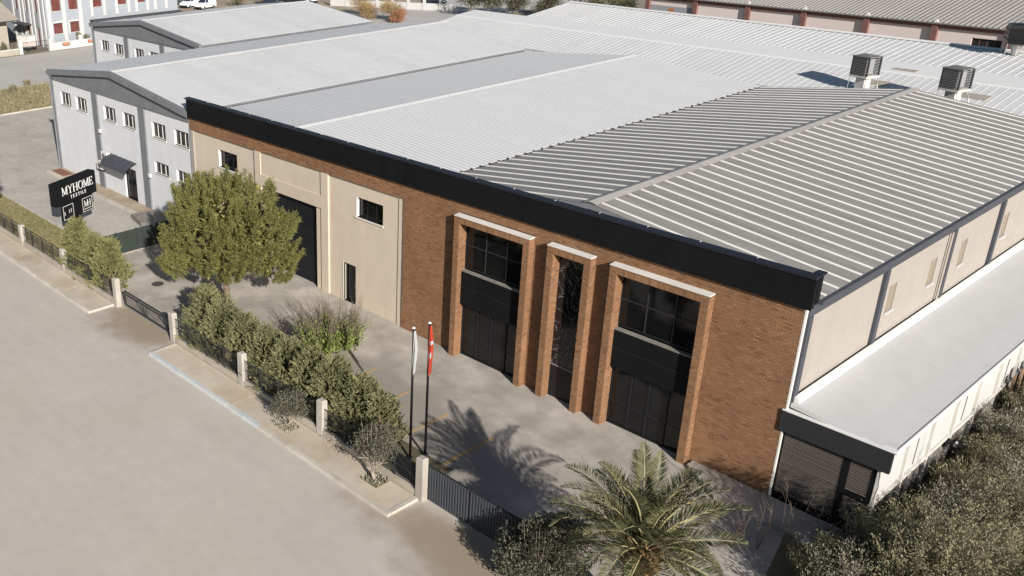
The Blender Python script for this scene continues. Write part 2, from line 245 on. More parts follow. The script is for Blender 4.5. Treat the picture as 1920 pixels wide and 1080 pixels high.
# ================================================================== THE SETTING
struct('ground', MB().quad((-900, -500, -0.04), (500, -500, -0.04), (500, 1200, -0.04), (-900, 1200, -0.04)), 'soil')
struct('front_road', MB().quad((-95.5, -70, 0), (60, -70, 0), (60, -9.5, 0), (-95.5, -9.5, 0)), 'road')
struct('side_street', MB().quad((-116.3, -90, 0.004), (-95.8, -90, 0.004), (-95.8, 240, 0.004), (-116.3, 240, 0.004)), 'asphalt')
struct('paved_forecourt', MB().quad((-83.2, -6.5, 0.012), (-40.7, -6.5, 0.012), (-40.7, 0.0, 0.012), (-83.2, 0.0, 0.012)), 'paver')
struct('paved_side_yard', MB().quad((-83.2, 0.004, 0.01), (-61.1, 0.004, 0.01), (-61.1, 24, 0.01), (-83.2, 24, 0.01)), 'paver')
struct('far_parking_ground', MB().quad((-170, 48, 0.0), (-117, 48, 0.0), (-117, 100, 0.0), (-170, 100, 0.0)), 'apron')
struct('far_lane', MB().quad((-117, 78, 0.008), (-80, 66, 0.008), (-78, 84, 0.008), (-117, 100, 0.008)), 'asphalt')
# yard slabs: each cast bay is a slab of its own with an open joint
yard = struct('yard', MB().box(-40.6, 8.0, -9.6, 0.6, -0.06, 0.004), 'plinth')
xs = [-40.55, -36.2, -31.4, -26.6, -21.8, -17.0, -12.2, -7.4, -2.6, 1.2]; ys = [-9.4, -4.9, 0.55]
for i in range(9):
    for j in range(2):
        g = 0.011; box('concrete_slab', 'yard', (xs[i] + g, xs[i + 1] - g, ys[j] + g, ys[j + 1] - g, -0.03, 0.02), yard)
for i, x in enumerate((-19.1, -16.54, -14.05, -11.52)):
    y0, y1 = ((-5.6, -4.0), (-6.9, -4.3), (-8.2, -4.6), (-8.9, -4.6))[i]
    struct('parking_line', MB().box(x - 0.06, x + 0.06, y0, y1, 0.0, 0.0245), 'yellow')
struct('parking_line', MB().box(-4.6, -3.2, -2.6, -2.48, 0.0, 0.0245), 'yellow')
# pavements with kerbstones
def pavement(x0, x1, yi, label_blue=False):
    p = struct('pavement', MB().box(x0 + 0.2, x1 - 0.2, -11.45, yi, -0.05, 0.08), 'plinth')
    n = max(1, round((x1 - x0) / 3.4)); st = (x1 - x0 - 0.4) / n
    for i in range(n): box('pavement_slab', 'walk', (x0 + 0.2 + i * st + 0.006, x0 + 0.2 + (i + 1) * st - 0.006, -11.40, yi, 0.0, 0.112 + random.uniform(-.004, .004)), p)
    n = round(x1 - x0); st = (x1 - x0) / n
    for i in range(n):
        m = 'kerbblue' if label_blue and 0 <= i <= 8 else 'kerb'
        dy = random.uniform(-.012, .012); X0 = x0 + i * st
        MB().extr([(-11.62 + dy, -0.05), (-11.58 + dy, 0.125), (-11.405, 0.135), (-11.405, -0.05)], lambda u, v, t: (t, u, v), X0 + .008, X0 + st - .008).build('kerbstone', m, p)
    for xe, s in ((x0, 1), (x1, -1)):
        a, b = sorted((xe, xe + s * 0.19)); k = 2 if yi < -9 else 1
        for j in range(k): y0 = -11.39 + j * (yi + 11.39) / k; box('kerbstone', 'kerb', (a, b, y0 + .008, y0 + (yi + 11.39) / k - .008, -0.05, 0.128), p)
    return p
pavement(-72, -33.95, -10.05); pavement(-27.6, -10.5, -10.05, True)
struct('lawn_strip', MB().prism([(-72, -9.75), (-41.0, -9.75), (-41.0, -6.72), (-72, -6.72)], -0.03, 0.06), 'turf')
e = struct('lawn_edging', MB().box(-72, -41.0, -6.72, -6.5, -0.03, 0.02), 'kerb')
for i in range(31): box('kerbstone', 'kerb', (-72 + i + .01, -71 + i - .01, -6.7, -6.52, 0, 0.11), e)
struct('planting_bed', MB().box(-27.7, -11.0, -9.72, -7.6, -0.03, 0.05), 'bed')
e = struct('verge', MB().box(-95.4, -83.5, -20, 30, -0.03, 0.03), 'turf')
for i in range(48):
    for xx in (-95.8, -83.5): box('kerbstone', 'kerb', (xx, xx + .28, -20 + i * 1.04, -20 + i * 1.04 + 1.02, -0.02, 0.12), e)
def grass(name, x0, x1, y0, y1, z, n, h, m, label):
    P = np.stack([rng.uniform(x0, x1, n), rng.uniform(y0, y1, n), np.full(n, z)], 1); D = np.stack([rng.normal(0, .5, n), rng.normal(0, .5, n), np.ones(n)], 1)
    tag(link(name, card_mesh(name, cards(P, D, h * rng.uniform(.4, 1.3, n), 0.05), m)), label, 'grass', kind='stuff')
grass('lawn_grass', -66, -41.1, -9.7, -6.75, .055, 45000, 0.13, 'grass', 'short yellow-green grass strip behind the front fence')
grass('dry_grass', -95.2, -83.3, -4, 24, .02, 42000, 0.35, 'dry', 'dry straw-coloured grass on the verge by the side street')
P = [(-0.8, -1.6), (0.4, -6.5), (14, -14), (14, 30), (0.9, 30), (0.9, 0.5)]
struct('rough_ground', MB().prism(P, -0.035, 0.03), 'turf')
grass('scrub_undergrowth', 0.6, 9, -8, 22, .02, 26000, 0.55, 'scrub', 'rough green undergrowth along the lean-to shed')

# ================================================================== BRICKS
class Bricks:
    def __init__(s): s.v = []; s.f = []
    def face(s, o, u, v, n, wid, hei, bw=0.215, bh=0.062, j=0.013, dep=0.014, bond=0.5, holes=(), soldier=False):
        o, u, v, n = map(Vector, (o, u, v, n))
        if soldier: bw, bh = bh, min(hei, 0.24)
        r = 0; y = 0.0
        while y < hei - 0.02:
            h = min(bh, hei - y); x = -(bw + j) * (bond * (r % 2)) + (random.uniform(-.012, .012) if not soldier else 0)
            while x < wid - 0.02:
                a, b = max(x, 0), min(x + bw, wid); x += bw + j
                if b - a < 0.03: continue
                skip = False
                for (h0, h1, k0, k1) in holes:
                    if y + h > k0 + .01 and y < k1 - .01 and b > h0 and a < h1:
                        if a < h0 - .03: b = h0
                        elif b > h1 + .03: a = h1
                        else: skip = True
                if skip: continue
                d = dep + random.uniform(-.004, .004); k = len(s.v)
                for dd in (0, d):
                    for (p, q) in ((a, y), (b, y), (b, y + h), (a, y + h)): s.v.append(tuple(o + u * p + v * q + n * dd))
                s.f += [tuple(k + i for i in f) for f in ((4, 5, 6, 7), (0, 1, 5, 4), (1, 2, 6, 5), (2, 3, 7, 6), (3, 0, 4, 7))]
            y += bh + j; r += 1
    def build(s, parent):
        me = bpy.data.meshes.new('brickwork'); me.from_pydata(s.v, [], s.f); me.materials.append(K['brick']); me.update()
        return tag(link('brickwork', me, parent), kind='stuff')

# ================================================================== ROOF SHEETS
def sheet(name, wid, ln, ribs, rh, rw, ms):
    """one roof panel: width along x, length along y, trapezoid ribs standing on it"""
    b = MB(); prof = [(0, 0)]
    for k in range(ribs):
        c = (k + 0.5) * wid / ribs; prof += [(c - rw, 0), (c - rw * .5, rh), (c + rw * .5, rh), (c + rw, 0)]
    prof.append((wid, 0))
    for i in range(len(prof) - 1):
        b.mi = 1 if (i % 4 in (1, 2, 3) and isinstance(ms, (list, tuple))) else 0
        (a, za), (c, zc) = prof[i], prof[i + 1]; b.quad((a, 0, za), (c, 0, zc), (c, ln, zc), (a, ln, za))
    b.mi = 0
    for y in (0, ln): b.add([(a, y, z) for a, z in prof] + [(wid, y, -.04), (0, y, -.04)], [tuple(range(len(prof) + 2))])
    return b.mesh(name, ms)
def lay(parent, me, start, wdir, ldir, wid, n):
    wdir = Vector(wdir).normalized(); ldir = Vector(ldir).normalized(); nn = wdir.cross(ldir)
    for i in range(n):
        o = link('roof_panel', me, parent); p = Vector(start) + wdir * wid * i
        o.matrix_local = Matrix(((wdir.x, ldir.x, nn.x, p.x), (wdir.y, ldir.y, nn.y, p.y), (wdir.z, ldir.z, nn.z, p.z), (0, 0, 0, 1)))
def gable_roof(parent, x0, x1, xr, ez0, ez1, rz, y0, y1, wid, ribs, rh, rw, ms, capm, label=None):
    deck = MB().extr([(x0, ez0 - .02), (xr, rz - .02), (x1, ez1 - .02), (x1, ez1 - .2), (xr, rz - .25), (x0, ez0 - .2)], lambda u, v, t: (u, t, v), y0 + .02, y1 - .02).build('roof', 'trim', parent)
    if label: deck['label'] = label
    n = round((y1 - y0) / wid); wid = (y1 - y0) / n
    ll = math.hypot(xr - x0, rz - ez0); lr = math.hypot(x1 - xr, rz - ez1)
    lay(deck, sheet('roof_panel', wid, lr, ribs, rh, rw, ms), (x1, y0, ez1), (0, 1, 0), (xr - x1, 0, rz - ez1), wid, n)
    lay(deck, sheet('roof_panel', wid, ll, ribs, rh, rw, ms), (x0, y1, ez0), (0, -1, 0), (xr - x0, 0, rz - ez0), wid, n)
    k = (rz - ez0) / (xr - x0); q = 0.33; h = rh + .02
    m = round((y1 - y0) / 4); st = (y1 - y0) / m
    for i in range(m): MB().extr([(xr - q, rz - q * k + h), (xr, rz + h + .05), (xr + q, rz - q * k + h), (xr, rz + h)], lambda u, v, t: (u, t, v), y0 + i * st - .03, y0 + (i + 1) * st + (.0)).build('ridge_cap', capm, deck)
    return deck

# ================================================================== MAIN WAREHOUSE
XL, XB, XR, YB = -40.9, -21.55, -2.2, 32.3
ZP, ZBR, ZBD = 9.0, 7.78, 7.0
wh = thing('warehouse', 'long brick and beige plaster warehouse with black parapet and striped metal roofs', 'warehouse', loc=(0, 0, 0))
# roofs
A = gable_roof(wh, -40.25, -20.5, -30.3, 8.05, 8.05, 8.9, 0.25, YB, 1.0, 3, 0.013, 0.045, ['roofA', 'roofAr'], 'roofAr', 'pale grey finely ribbed double-pitch roof')
B = gable_roof(wh, -20.3, -1.95, -11.3, 8.05, 8.08, 9.2, 0.25, YB, 0.91, 1, 0.042, 0.052, ['roofB', 'roofBr'], 'capB', 'weathered grey roof with bold white ribs')
for x, w_ in ((-20.4, .11), (-40.5, .05)): box('valley_gutter', 'gutter', (x - w_, x + w_, .2, YB + .1, 7.8, 8.0), wh)
for i in range(45): box('gutter_bracket', 'gutter', (-20.52, -20.26, .6 + i * .7, .66 + i * .7, 8.0, 8.08), wh)
box('eave_gutter', 'trim2', (-1.98, -1.80, .15, YB, 7.93, 8.07), wh)
box('roof_end_trim', 'capB', (-20.2, -2.0, YB + .01, YB + .06, 7.9, 8.0), wh)
# front wall: beige half with openings
W1 = (-37.93, -35.93, 5.15, 6.25); W2 = (-25.17, -23.14, 5.14, 6.22); DR = (-26.16, -25.2, 0.02, 2.27); SH = (-32.75, -28.42, 0.0, 4.87)
fy = lambda u, v, d: (u, d, v)
MB().holes(XL, XB + .3, 0, ZBR, [W1, W2, DR, SH], fy, 0.32).build('front_wall', 'beige', wh)
MB().quad((XL, 0, 0), (XL, 0, ZBR), (XL, YB, ZBR), (XL, YB, 0)).build('party_wall', 'beige', wh)
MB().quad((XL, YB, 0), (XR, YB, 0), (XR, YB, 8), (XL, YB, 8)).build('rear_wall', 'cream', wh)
box('floor_slab', 'dark', (XL + .1, XR - .3, .8, YB - .1, -.02, .02), wh)
box('inner_partition', 'dark', (XL + .1, XR - .3, 2.6, 2.7, 0, 7.7), wh)
# raised portal round the shutter: jambs, lintel with sunken panel
p = MB()
p.box(-34.0, -33.45, -.10, -.001, 0, ZBD - .002); p.box(-27.95, -27.35, -.10, -.001, 0, ZBD - .002)
p.box(-33.45, -27.95, -.10, -.001, 4.9, 5.62); p.box(-33.45, -27.95, -.04, -.001, 5.62, ZBD - .002)
p.build('portal_surround', 'beige', wh)
MB().extr([(-28.4, 4.86), (-27.98, 4.7), (-27.98, 0), (-28.4, 0)], lambda u, v, t: (u, t, v), -.045, -.002).build('jamb', 'beige', wh)
MB().extr([(-32.77, 4.86), (-33.42, 4.7), (-33.42, 0), (-32.77, 0)], lambda u, v, t: (u, t, v), -.045, -.002).build('jamb', 'beige', wh)
box('wall_pilaster', 'beige', (-21.95, XB - .002, -.05, -.001, 0, ZBD), wh); box('wall_pilaster', 'cream', (XL - .14, XL + .26, -.08, -.001, 0, ZBD), wh)
sh = box('roller_shutter', 'black', (SH[0] + .02, SH[1] - .02, .24, .30, 0.02, SH[3]), wh)
sl_ = MB().extr([(0, 0), (-.035, .02), (-.045, .06), (-.02, .1), (0, .105)], lambda u, v, t: (t, u, v), SH[0] + .12, SH[1] - .3).mesh('shutter_slat', 'slat')
for i in range(43): o = link('shutter_slat', sl_, sh); o.location = (0, .24, .04 + i * .1115)
for a, b in ((SH[0] + .02, SH[0] + .12), (SH[1] - .3, SH[1] - .02)): box('guide_rail', 'black', (a, b, .12, .239, .02, SH[3] - .02), sh)
def window(par, h, f, dep, cols, rows=1, frame='frameB', pane='glass', sill='white', fw_=.05, ms=None):
    a, b, c, d = h; m = MB(); ft = .05
    def fb(u0, u1, v0, v1, d0, d1): P = [f(u, v, q) for q in (d0, d1) for v in (v0, v1) for u in (u0, u1)]; m.add(P, ((0, 1, 3, 2), (4, 6, 7, 5), (0, 4, 5, 1), (2, 3, 7, 6), (0, 2, 6, 4), (1, 5, 7, 3)))
    m_ = m
    fb(a, b, c, c + fw_, dep - ft, dep); fb(a, b, d - fw_, d, dep - ft, dep); fb(a, a + fw_, c + fw_, d - fw_, dep - ft, dep); fb(b - fw_, b, c + fw_, d - fw_, dep - ft, dep)
    o = m.build('window', frame, par)
    for i in range(1, cols): m = MB(); x = a + (b - a) * i / cols; fb(x - fw_ * .4, x + fw_ * .4, c + fw_, d - fw_, dep - ft * .9, dep - .002); m.build('mullion', ms or frame, o)
    for i in range(1, rows): m = MB(); z = c + (d - c) * i / rows; fb(a + fw_, b - fw_, z - fw_ * .35, z + fw_ * .35, dep - ft * .85, dep - .004); m.build('mullion', ms or frame, o)
    pm = MB()
    for i in range(cols):
        for j in range(rows):
            u0, u1 = a + (b - a) * i / cols, a + (b - a) * (i + 1) / cols; v0, v1 = c + (d - c) * j / rows, c + (d - c) * (j + 1) / rows
            MB().quad(f(u0, v0, dep - .01), f(u1, v0, dep - .01), f(u1, v1, dep - .01), f(u0, v1, dep - .01)).build('pane', pane, o)
    if sill: m = MB(); fb(a - .06, b + .06, c - .07, c, -.06, dep - ft - .002); m.build('sill', sill, o)
    return o
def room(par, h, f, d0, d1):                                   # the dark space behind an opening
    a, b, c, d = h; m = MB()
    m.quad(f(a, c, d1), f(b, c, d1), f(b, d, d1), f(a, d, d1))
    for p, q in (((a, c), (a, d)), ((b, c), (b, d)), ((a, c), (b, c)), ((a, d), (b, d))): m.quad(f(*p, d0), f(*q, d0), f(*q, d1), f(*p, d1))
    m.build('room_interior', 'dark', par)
for h in (W1, W2):
    o = window(wh, h, fy, .22, 3, sill='white'); room(wh, h, fy, .33, 2.2)
    box('reveal', 'white', (h[0], h[0] + .05, -.012, .168, h[2], h[3]), o)
o = window(wh, DR, fy, .2, 1, 1, sill=None, fw_=.07); o.name = 'side_door'; room(wh, DR, fy, .33, 2.2); box('door_handle', 'galv', (-25.36, -25.33, .06, .1, .9, 1.2), o)
box('reveal', 'white', (DR[0] - .05, DR[0], -.03, .1, 0, DR[3] + .03), o)
# brick half
PF = [(-17.9, -13.6, 7.22), (-12.65, -10.5, 7.25), (-9.6, -5.4, 7.28)]; YF = -0.47; LG = 0.31
yb = -0.11
br = MB().holes(XB, XR, 0, ZBR, [(a + LG, b - LG, 0, z - .36) for a, b, z in PF], lambda u, v, d: (u, yb + .012 + d, v), 0.3).build('brick_wall_core', 'mortar', wh)
bk = Bricks()
bk.face((XB, yb, 0), (1, 0, 0), (0, 0, 1), (0, -1, 0), XR - XB, ZBR, holes=[(a - XB, b - XB, 0, z) for a, b, z in PF])
bk.face((XL, yb, ZBD), (1, 0, 0), (0, 0, 1), (0, -1, 0), XB - XL, ZBR - ZBD); box('brick_band_core', 'mortar', (XL, XB - .001, yb + .012, -.002, ZBD + .01, ZBR), wh)
bk.face((XB, 0, 0), (0, -1, 0), (0, 0, 1), (-1, 0, 0), .11, ZBD)
for a, b, z in PF:
    core = MB().box(a, a + LG, YF, yb + .01, 0, z - .06); core.box(b - LG, b, YF, yb + .01, 0, z - .06); core.box(a + LG, b - LG, YF, yb + .01, z - .36, z - .06); core.build('brick_portal_core', 'mortar', wh)
    for q in (a, b - LG): bk.face((q, YF, 0), (1, 0, 0), (0, 0, 1), (0, -1, 0), LG, z - .06, bw=0.149)
    for q in (a + LG, b): bk.face((q, YF, 0), (0, 1, 0), (0, 0, 1), (1, 0, 0), (yb - YF) if q == b else (.05 - YF), z - (.06 if q == b else .37), bw=0.185)
    for q in (a, b - LG): bk.face((q, yb, 0), (0, -1, 0), (0, 0, 1), (-1, 0, 0), yb - YF, z - .06, bw=0.185)
    bk.face((a + LG + .005, YF, z - .36), (1, 0, 0), (0, 0, 1), (0, -1, 0), b - a - 2 * LG - .01, .30, soldier=True, bond=0)
    MB().extr([(YF - .02, z - .057), (YF - .02, z - .02), (yb - .018, z + .0), (yb - .018, z - .057)], lambda u, v, t: (t, u, v), a - .018, b + .018).build('portal_coping', 'white', wh)
bk.build(wh)
box('corner_trim', 'white', (XR + .002, XR + .06, yb - .02, -.002, 0, ZBR), wh)
for n_, (a, b, z) in enumerate(PF):
    a += LG; b -= LG; zt = z - .36
    if n_ == 1:
        box('stone_panel', 'marble', (a, b, .02, .06, 1.62, zt), wh)['label'] = 'black marble panel with white veins'
        box('stone_panel', 'frameB', (a, b, .0, .05, 0.02, 1.58), wh); box('metal_strip', 'galv', (a, b, -.03, .03, 1.585, 1.615), wh); continue
    window(wh, (a, b, 4.55, zt), fy, .08, 3, 2, sill=None, fw_=.07, ms='mull'); room(wh, (a, b, 4.55, zt), fy, .10, 2.4)
    box('ledge', 'stone', (a + .004, b - .004, -.20, .02, 4.432, 4.49), wh)
    s = box('spandrel_panel', 'black', (a + .004, b - .004, -.19, .05, 2.75, 4.429), wh); box('spandrel_joint', 'mull', (a + .02, b - .02, -.197, -.188, 3.62, 3.635), s)
    for q in (1,): box('spandrel_joint', 'frameB', (a + (b - a) * .25, a + (b - a) * .25 + .012, -.196, -.188, 2.76, 4.42), s)
    room(wh, (a, b, 0.03, 2.75), fy, .10, 2.4)
    d = MB(); [d.box(x - .045, x + .045, .0, .08, .03, 2.745) for x in (a + .05, a + (b - a) * .27, a + (b - a) * .5, a + (b - a) * .73, b - .05)]; d.box(a, b, .0, .08, 2.66, 2.746); d.box(a, b, .0, .08, .032, .10)
    door = d.build('entrance_door', 'frameB', wh)
    for i in range(4):
        u0, u1 = a + (b - a) * (0, .27, .5, .73)[i], a + (b - a) * (.27, .5, .73, 1)[i]
        for v0, v1 in ((.1, 1.1), (1.13, 2.66)): MB().quad((u0, .05, v0), (u1, .05, v0), (u1, .05, v1), (u0, .05, v1)).build('pane', 'glass', door)
        box('mullion', 'mull', (u0 + .05, u1 - .05, .035, .06, 1.1, 1.13), door)
# parapet: black cassette panels, navy coping lengths, pale joint clips
pa = box('parapet', 'black', (XL + .02, XR + .18, -.235, .02, ZBR + .01, ZP - .02), wh)
n = 18; st = (XR + .22 - XL) / n
for i in range(n):
    x = XL + i * st; box('parapet_panel', 'black', (x + .004, x + st - .004, -.262, -.237, ZBR, ZP - .04), pa)
    MB().extr([(-.30, ZP - .09), (-.30, ZP), (.04, ZP + .02), (.04, ZP - .05)], lambda u, v, t: (t, u, v), x + (-.1 if i == 0 else 0), x + st - .002).build('coping', 'blackcap', pa)
    if i: box('joint_clip', 'clip', (x - .014, x + .014, -.06, .045, ZP + .008, ZP + .03), pa)
box('parapet_return', 'black', (XR - .02, XR + .2, .021, .3, ZBR + .2, ZP - .05), pa); box('coping', 'blackcap', (XR - .06, XR + .24, .045, .42, ZP - .04, ZP + .035), pa); box('flashing', 'pureW', (XL + .3, XR - .2, .025, .26, 8.84, 8.93), pa)
# right side wall
fx = lambda u, v, d: (XR - d, u, v)
sw = [(y, y + .72, 5.3, 6.45) for y in (7.3, 11.35, 14.7, 19.9, 26.2)]
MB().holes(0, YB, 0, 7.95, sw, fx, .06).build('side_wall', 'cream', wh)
for h in sw: MB().quad(*[fx(u, v, .05) for u, v in ((h[0], h[2]), (h[1], h[2]), (h[1], h[3]), (h[0], h[3]))]).build('blind_window', 'blind', wh); box('sill', 'whiteS', (XR + .002, XR + .07, h[0] - .03, h[1] + .03, h[2] - .07, h[2] - .002), wh)
box('side_beam', 'trim2', (XR + .002, XR + .11, .0, YB, 7.40, 7.92), wh)
for y in (0.02, 6.3, 13.0, 18.85, 25.0): box('side_column', 'trim2', (XR + .003, XR + .14, y, y + .3, 4.0 if y > 1 else .2, 7.398), wh)
MB().tube([(XR + .12, 12.75, 7.4), (XR + .12, 12.75, 4.1)], [.05, .05]).build('downpipe', 'cream', wh)

# ================================================================== LEAN-TO SHED
s = thing('lean_to_shed', 'low lean-to shed with smooth white roof and dark louvred front beside the warehouse', 'shed')
MB().extr([(XR + .12, 4.08), (1.42, 3.80), (1.42, 3.66), (XR + .12, 3.94)], lambda u, v, t: (u, t, v), -.05, YB).build('roof', 'shedroof', s)
MB().extr([(XR + .122, 4.3), (XR + .30, 4.26), (XR + .34, 4.086), (XR + .122, 4.09)], lambda u, v, t: (u, t, v), .1, YB).build('flashing', 'pureW', s)
box('fascia', 'fascia', (XR - .07, 1.42, -.20, -.055, 2.98, 3.80), s)
box('fascia_cap', 'pureW', (XR - .07, 1.44, -.21, .12, 3.802, 3.83), s); box('edge_trim', 'pureW', (1.425, 1.47, -.05, YB, 3.68, 3.83), s)
for i in range(30): box('louvre', 'louv', (XR + .12, -.02 if i > 0 else .9, -.02, .03, .42 + i * .085, .458 + i * .085), s)
for i in range(30):
    if not 12 <= i <= 14: box('louvre', 'louv', (.20, .92, -.02, .03, .42 + i * .085, .458 + i * .085), s)
for x0, x1 in ((XR + .07, XR + .13), (-.02, .2), (.92, 1.0)): box('louvre_post', 'black', (x0, x1, -.035, .05, 0, 2.975), s)
box('louvre_rail', 'black', (XR + .13, .919, -.03, .045, .1, .40), s); box('louvre_rail', 'black', (.2, .92, -.028, .04, 1.5, 1.62), s)
box('louvre_backing', 'dark', (XR + .13, .95, .06, .1, 0, 2.95), s)
for i in range(14):
    y = .05 + i * 2.3; box('cladding_panel', 'whiteS', (1.0, 1.05, y + .02, y + 2.28, 1.5, 3.64), s); box('post', 'duct', (1.05, 1.16, y - .06, y + .06, 0, 3.64), s)
    if i % 2: box('strap', 'steel', (1.052, 1.07, y + 1.1, y + 1.13, 1.6, 2.7), s)
box('base_beam', 'duct', (.98, 1.13, .0, YB, 1.36, 1.49), s); box('base_wall', 'stone', (.9, 1.04, .1, YB, 0, 1.355), s)
MB().tube([(1.12, -.1, 3.0), (1.2, -.1, 2.3), (1.1, -.05, 1.6), (1.05, .0, .9)], [.012] * 4, 5).build('cable', 'steel', s)
MB().prism([(-5.2, -.55), (-5.2, -.14), (0.4, -.14), (0.4, -1.6), (-3.4, -1.75)], -.03, .17).build('loading_ramp', 'yard')
tag(bpy.data.objects['loading_ramp'], 'low grey concrete ledge along the brick wall foot by the louvred shed', 'ledge')

# ================================================================== GREY GABLED BUILDINGS
def grey_hall(name, label, x0, x1, y0, y1, pil, wins, extra=()):
    t = thing(name, label, 'hall'); xm = (x0 + x1) / 2; f = lambda u, v, d: (u, y0 + d, v)
    MB().holes(x0, x1, 0, 7.5, wins, f, .22).build('front_wall', 'grey', t)
    MB().quad((x0, y0, 0), (x0, y0, 7.7), (x0, y1, 7.7), (x0, y1, 0)).build('side_wall', 'grey', t); MB().quad((x0, y1, 0), (x0, y1, 7.7), (x1, y1, 7.7), (x1, y1, 0)).build('rear_wall', 'grey', t); MB().quad((x1, y0, 0), (x1, y0, 7.7), (x1, y1, 7.7), (x1, y1, 0)).build('side_wall', 'grey', t)
    MB().extr([(x0, 7.5), (x1, 7.5), (x1, 7.7), (xm, 8.86), (x0, 7.7)], lambda u, v, q: (u, q, v), y0 - .05, y0 + .2).build('gable', 'trim', t)
    box('gable_ledge', 'trim', (x0 - .06, x1, y0 - .16, y0 - .052, 7.44, 7.56), t)
    k = 1.16 / (x1 - xm)
    for s_, xe in ((-1, x0 - .35), (1, x1)): MB().extr([(xm, 8.88), (xe, 8.88 - k * abs(xe - xm)), (xe, 9.27 - k * abs(xe - xm)), (xm, 9.27)][::s_], lambda u, v, q: (u, q, v), y0 - .28, y0 + .02).build('rake_fascia', 'trim', t)
    gable_roof(t, x0 - .3, x1, xm, 9.24 - k * (xm - x0 + .3), 9.24 - k * (x1 - xm), 9.24, y0 + .02, y1, 1.0, 2, 0.004, 0.05, 'roofW', 'roofW')
    for a, b in pil: box('pilaster', 'trim', (a, b, y0 - .12, y0 - .001, 0, 7.439), t)
    for h in wins:
        if h[2] < .5: continue
        window(t, h, f, .16, 3, sill='white', frame='white', pane='glassW', fw_=.045); room(t, h, f, .23, 1.6)
    MB().tube([(x0 - .12, y0 - .12, 7.6), (x0 - .12, y0 - .12, .1)], [.07, .07], 8).build('downpipe', 'trim', t); MB().tube([(x0 - .9, y0 - .1, 8.0), (x0 - .3, y0 - .12, 7.85), (x0 - .12, y0 - .12, 7.5)], [.05, .06, .07], 6).build('rainwater_spout', 'ac', t)
    box('corner_post', 'trim', (x0 - .05, x0 + .2, y0 - .1, y0 - .003, 0, 7.439), t)
    box('eave_gutter', 'trim', (x1 + .005, x1 + .05, y0 + .3, y1, 7.95, 8.03), t)
    return t
wins = [(a, a + 1.75, 5.55, 6.6) for a in (-59.85, -57.2, -52.75, -49.95, -45.9, -43.05)] + [(-45.95, -44.1, 3.0, 3.85), (-43.1, -41.4, 3.0, 3.85)]
DG = (-50.45, -48.75, .05, 2.5)
gh = grey_hall('grey_hall', 'pale grey gabled hall with two rows of windows joined to the brick warehouse', -61.1, -40.95, 0, 34.2, [(-54.3, -53.55), (-47.45, -46.7)], wins + [DG])
gd = window(gh, DG, fy, .16, 2, 1, frame='frameB', pane='glass', sill=None, fw_=.07); gd.name = 'glazed_door'; room(gh, DG, fy, .23, 1.6)
aw = MB(); A_ = [(-.02, 3.1), (-.35, 3.06), (-.7, 2.9), (-.95, 2.62), (-1.0, 2.5)]
for (ya, za), (yb_, zb_) in zip(A_, A_[1:]):
    for d in (0, .04): aw.quad((-52.2, ya, za - d), (-48.5, ya, za - d), (-48.5, yb_, zb_ - d), (-52.2, yb_, zb_ - d))
aw.build('awning', 'trim2', gh)
for i in range(6): MB().tube([(-52.2 + i * .74, y, z + .02) for y, z in A_], [.02] * 5, 5).build('awning_rib', 'steel', gh)
for x in (-54.75, -53.9):
    for z in ((2.0, 2.62) if x > -54 else (1.75,)): u = box('air_conditioner', 'ac', (x + .9, x + 1.75, -.48, -.14, z, z + .56), gh); MB().tube([(x + 1.3, -.481, z + .28), (x + 1.3, -.50, z + .28)], [.2, .2], 16).build('fan_grille', 'cool', u)
box('wall_lamp', 'ac', (-53.4, -53.15, -.3, -.13, 4.5, 4.75), gh); box('wall_lamp', 'ac', (-46.5, -46.25, -.3, -.13, 2.6, 2.85), gh)
b_ = struct('entrance_platform', MB().box(-61.0, -44.5, -1.25, -.002, -.02, .16), 'brown')
for i in range(16): box('kerbstone', 'kerb', (-61 + i * 1.03 + .01, -61 + i * 1.03 + 1.02, -1.43, -1.255, -.01, .18), b_)
tag(box('door_mat', 'mat_', (-60.7, -58.6, -1.1, -.3, .161, .18)), 'faded red-brown mat at the corner of the grey hall', 'mat')
tag(MB().prism([(-46.2, -2.0), (-44.2, -2.4), (-42.2, -1.5), (-43.0, -.15), (-46.0, -.15)], 0, .38).build('rubble_ledge', 'stone'), 'grey concrete ledge at the grey hall foot next to the dark screen', 'ledge')
wH = [(-81.6, -79.9, 5.45, 6.5), (-78.7, -76.95, 5.4, 6.45), (-74.6, -72.85, 5.4, 6.45), (-71.8, -70.0, 5.4, 6.45), (-67.4, -65.7, 5.4, 6.45)]
hh = grey_hall('grey_hall', 'smaller pale grey gabled hall set back beside the side street', -83.0, -62.4, 15, 35.6, [(-76.4, -75.7), (-69.5, -68.8)], wH)

# ================================================================== REAR ROOFS
def plane_roof(name, label, org, rz, W, y0, y1, z0, z1, wid, ribs, rh, rw, m, extra=None):
    t = thing(name, label, 'warehouse', loc=org, rz=rz); L_ = math.hypot(y1 - y0, z1 - z0)
    d = MB().extr([(y0, z0 - .03), (y1, z1 - .03), (y1, 0), (y0, 0)], lambda u, v, q: (q, u, v), 0, W).build('walls', 'grey', t)
    rf = MB().extr([(y0, z0 - .02), (y1, z1 - .02), (y1, z1 - .12), (y0, z0 - .12)], lambda u, v, q: (q, u, v), -.1, W + .1).build('roof', 'roofW', t)
    n = round(W / wid); lay(rf, sheet('roof_panel', W / n, L_, ribs, rh, rw, m), (0, y0, z0), (1, 0, 0), (0, y1 - y0, z1 - z0), W / n, n)
    return t
nr = plane_roof('rear_hall', 'white-roofed rear hall with two evaporative coolers behind the warehouse', (-54.3, 33.4, 0), R(-2.0), 64, 0, 5.4, 8.15, 9.05, 1.0, 2, .014, .045, 'roofW')
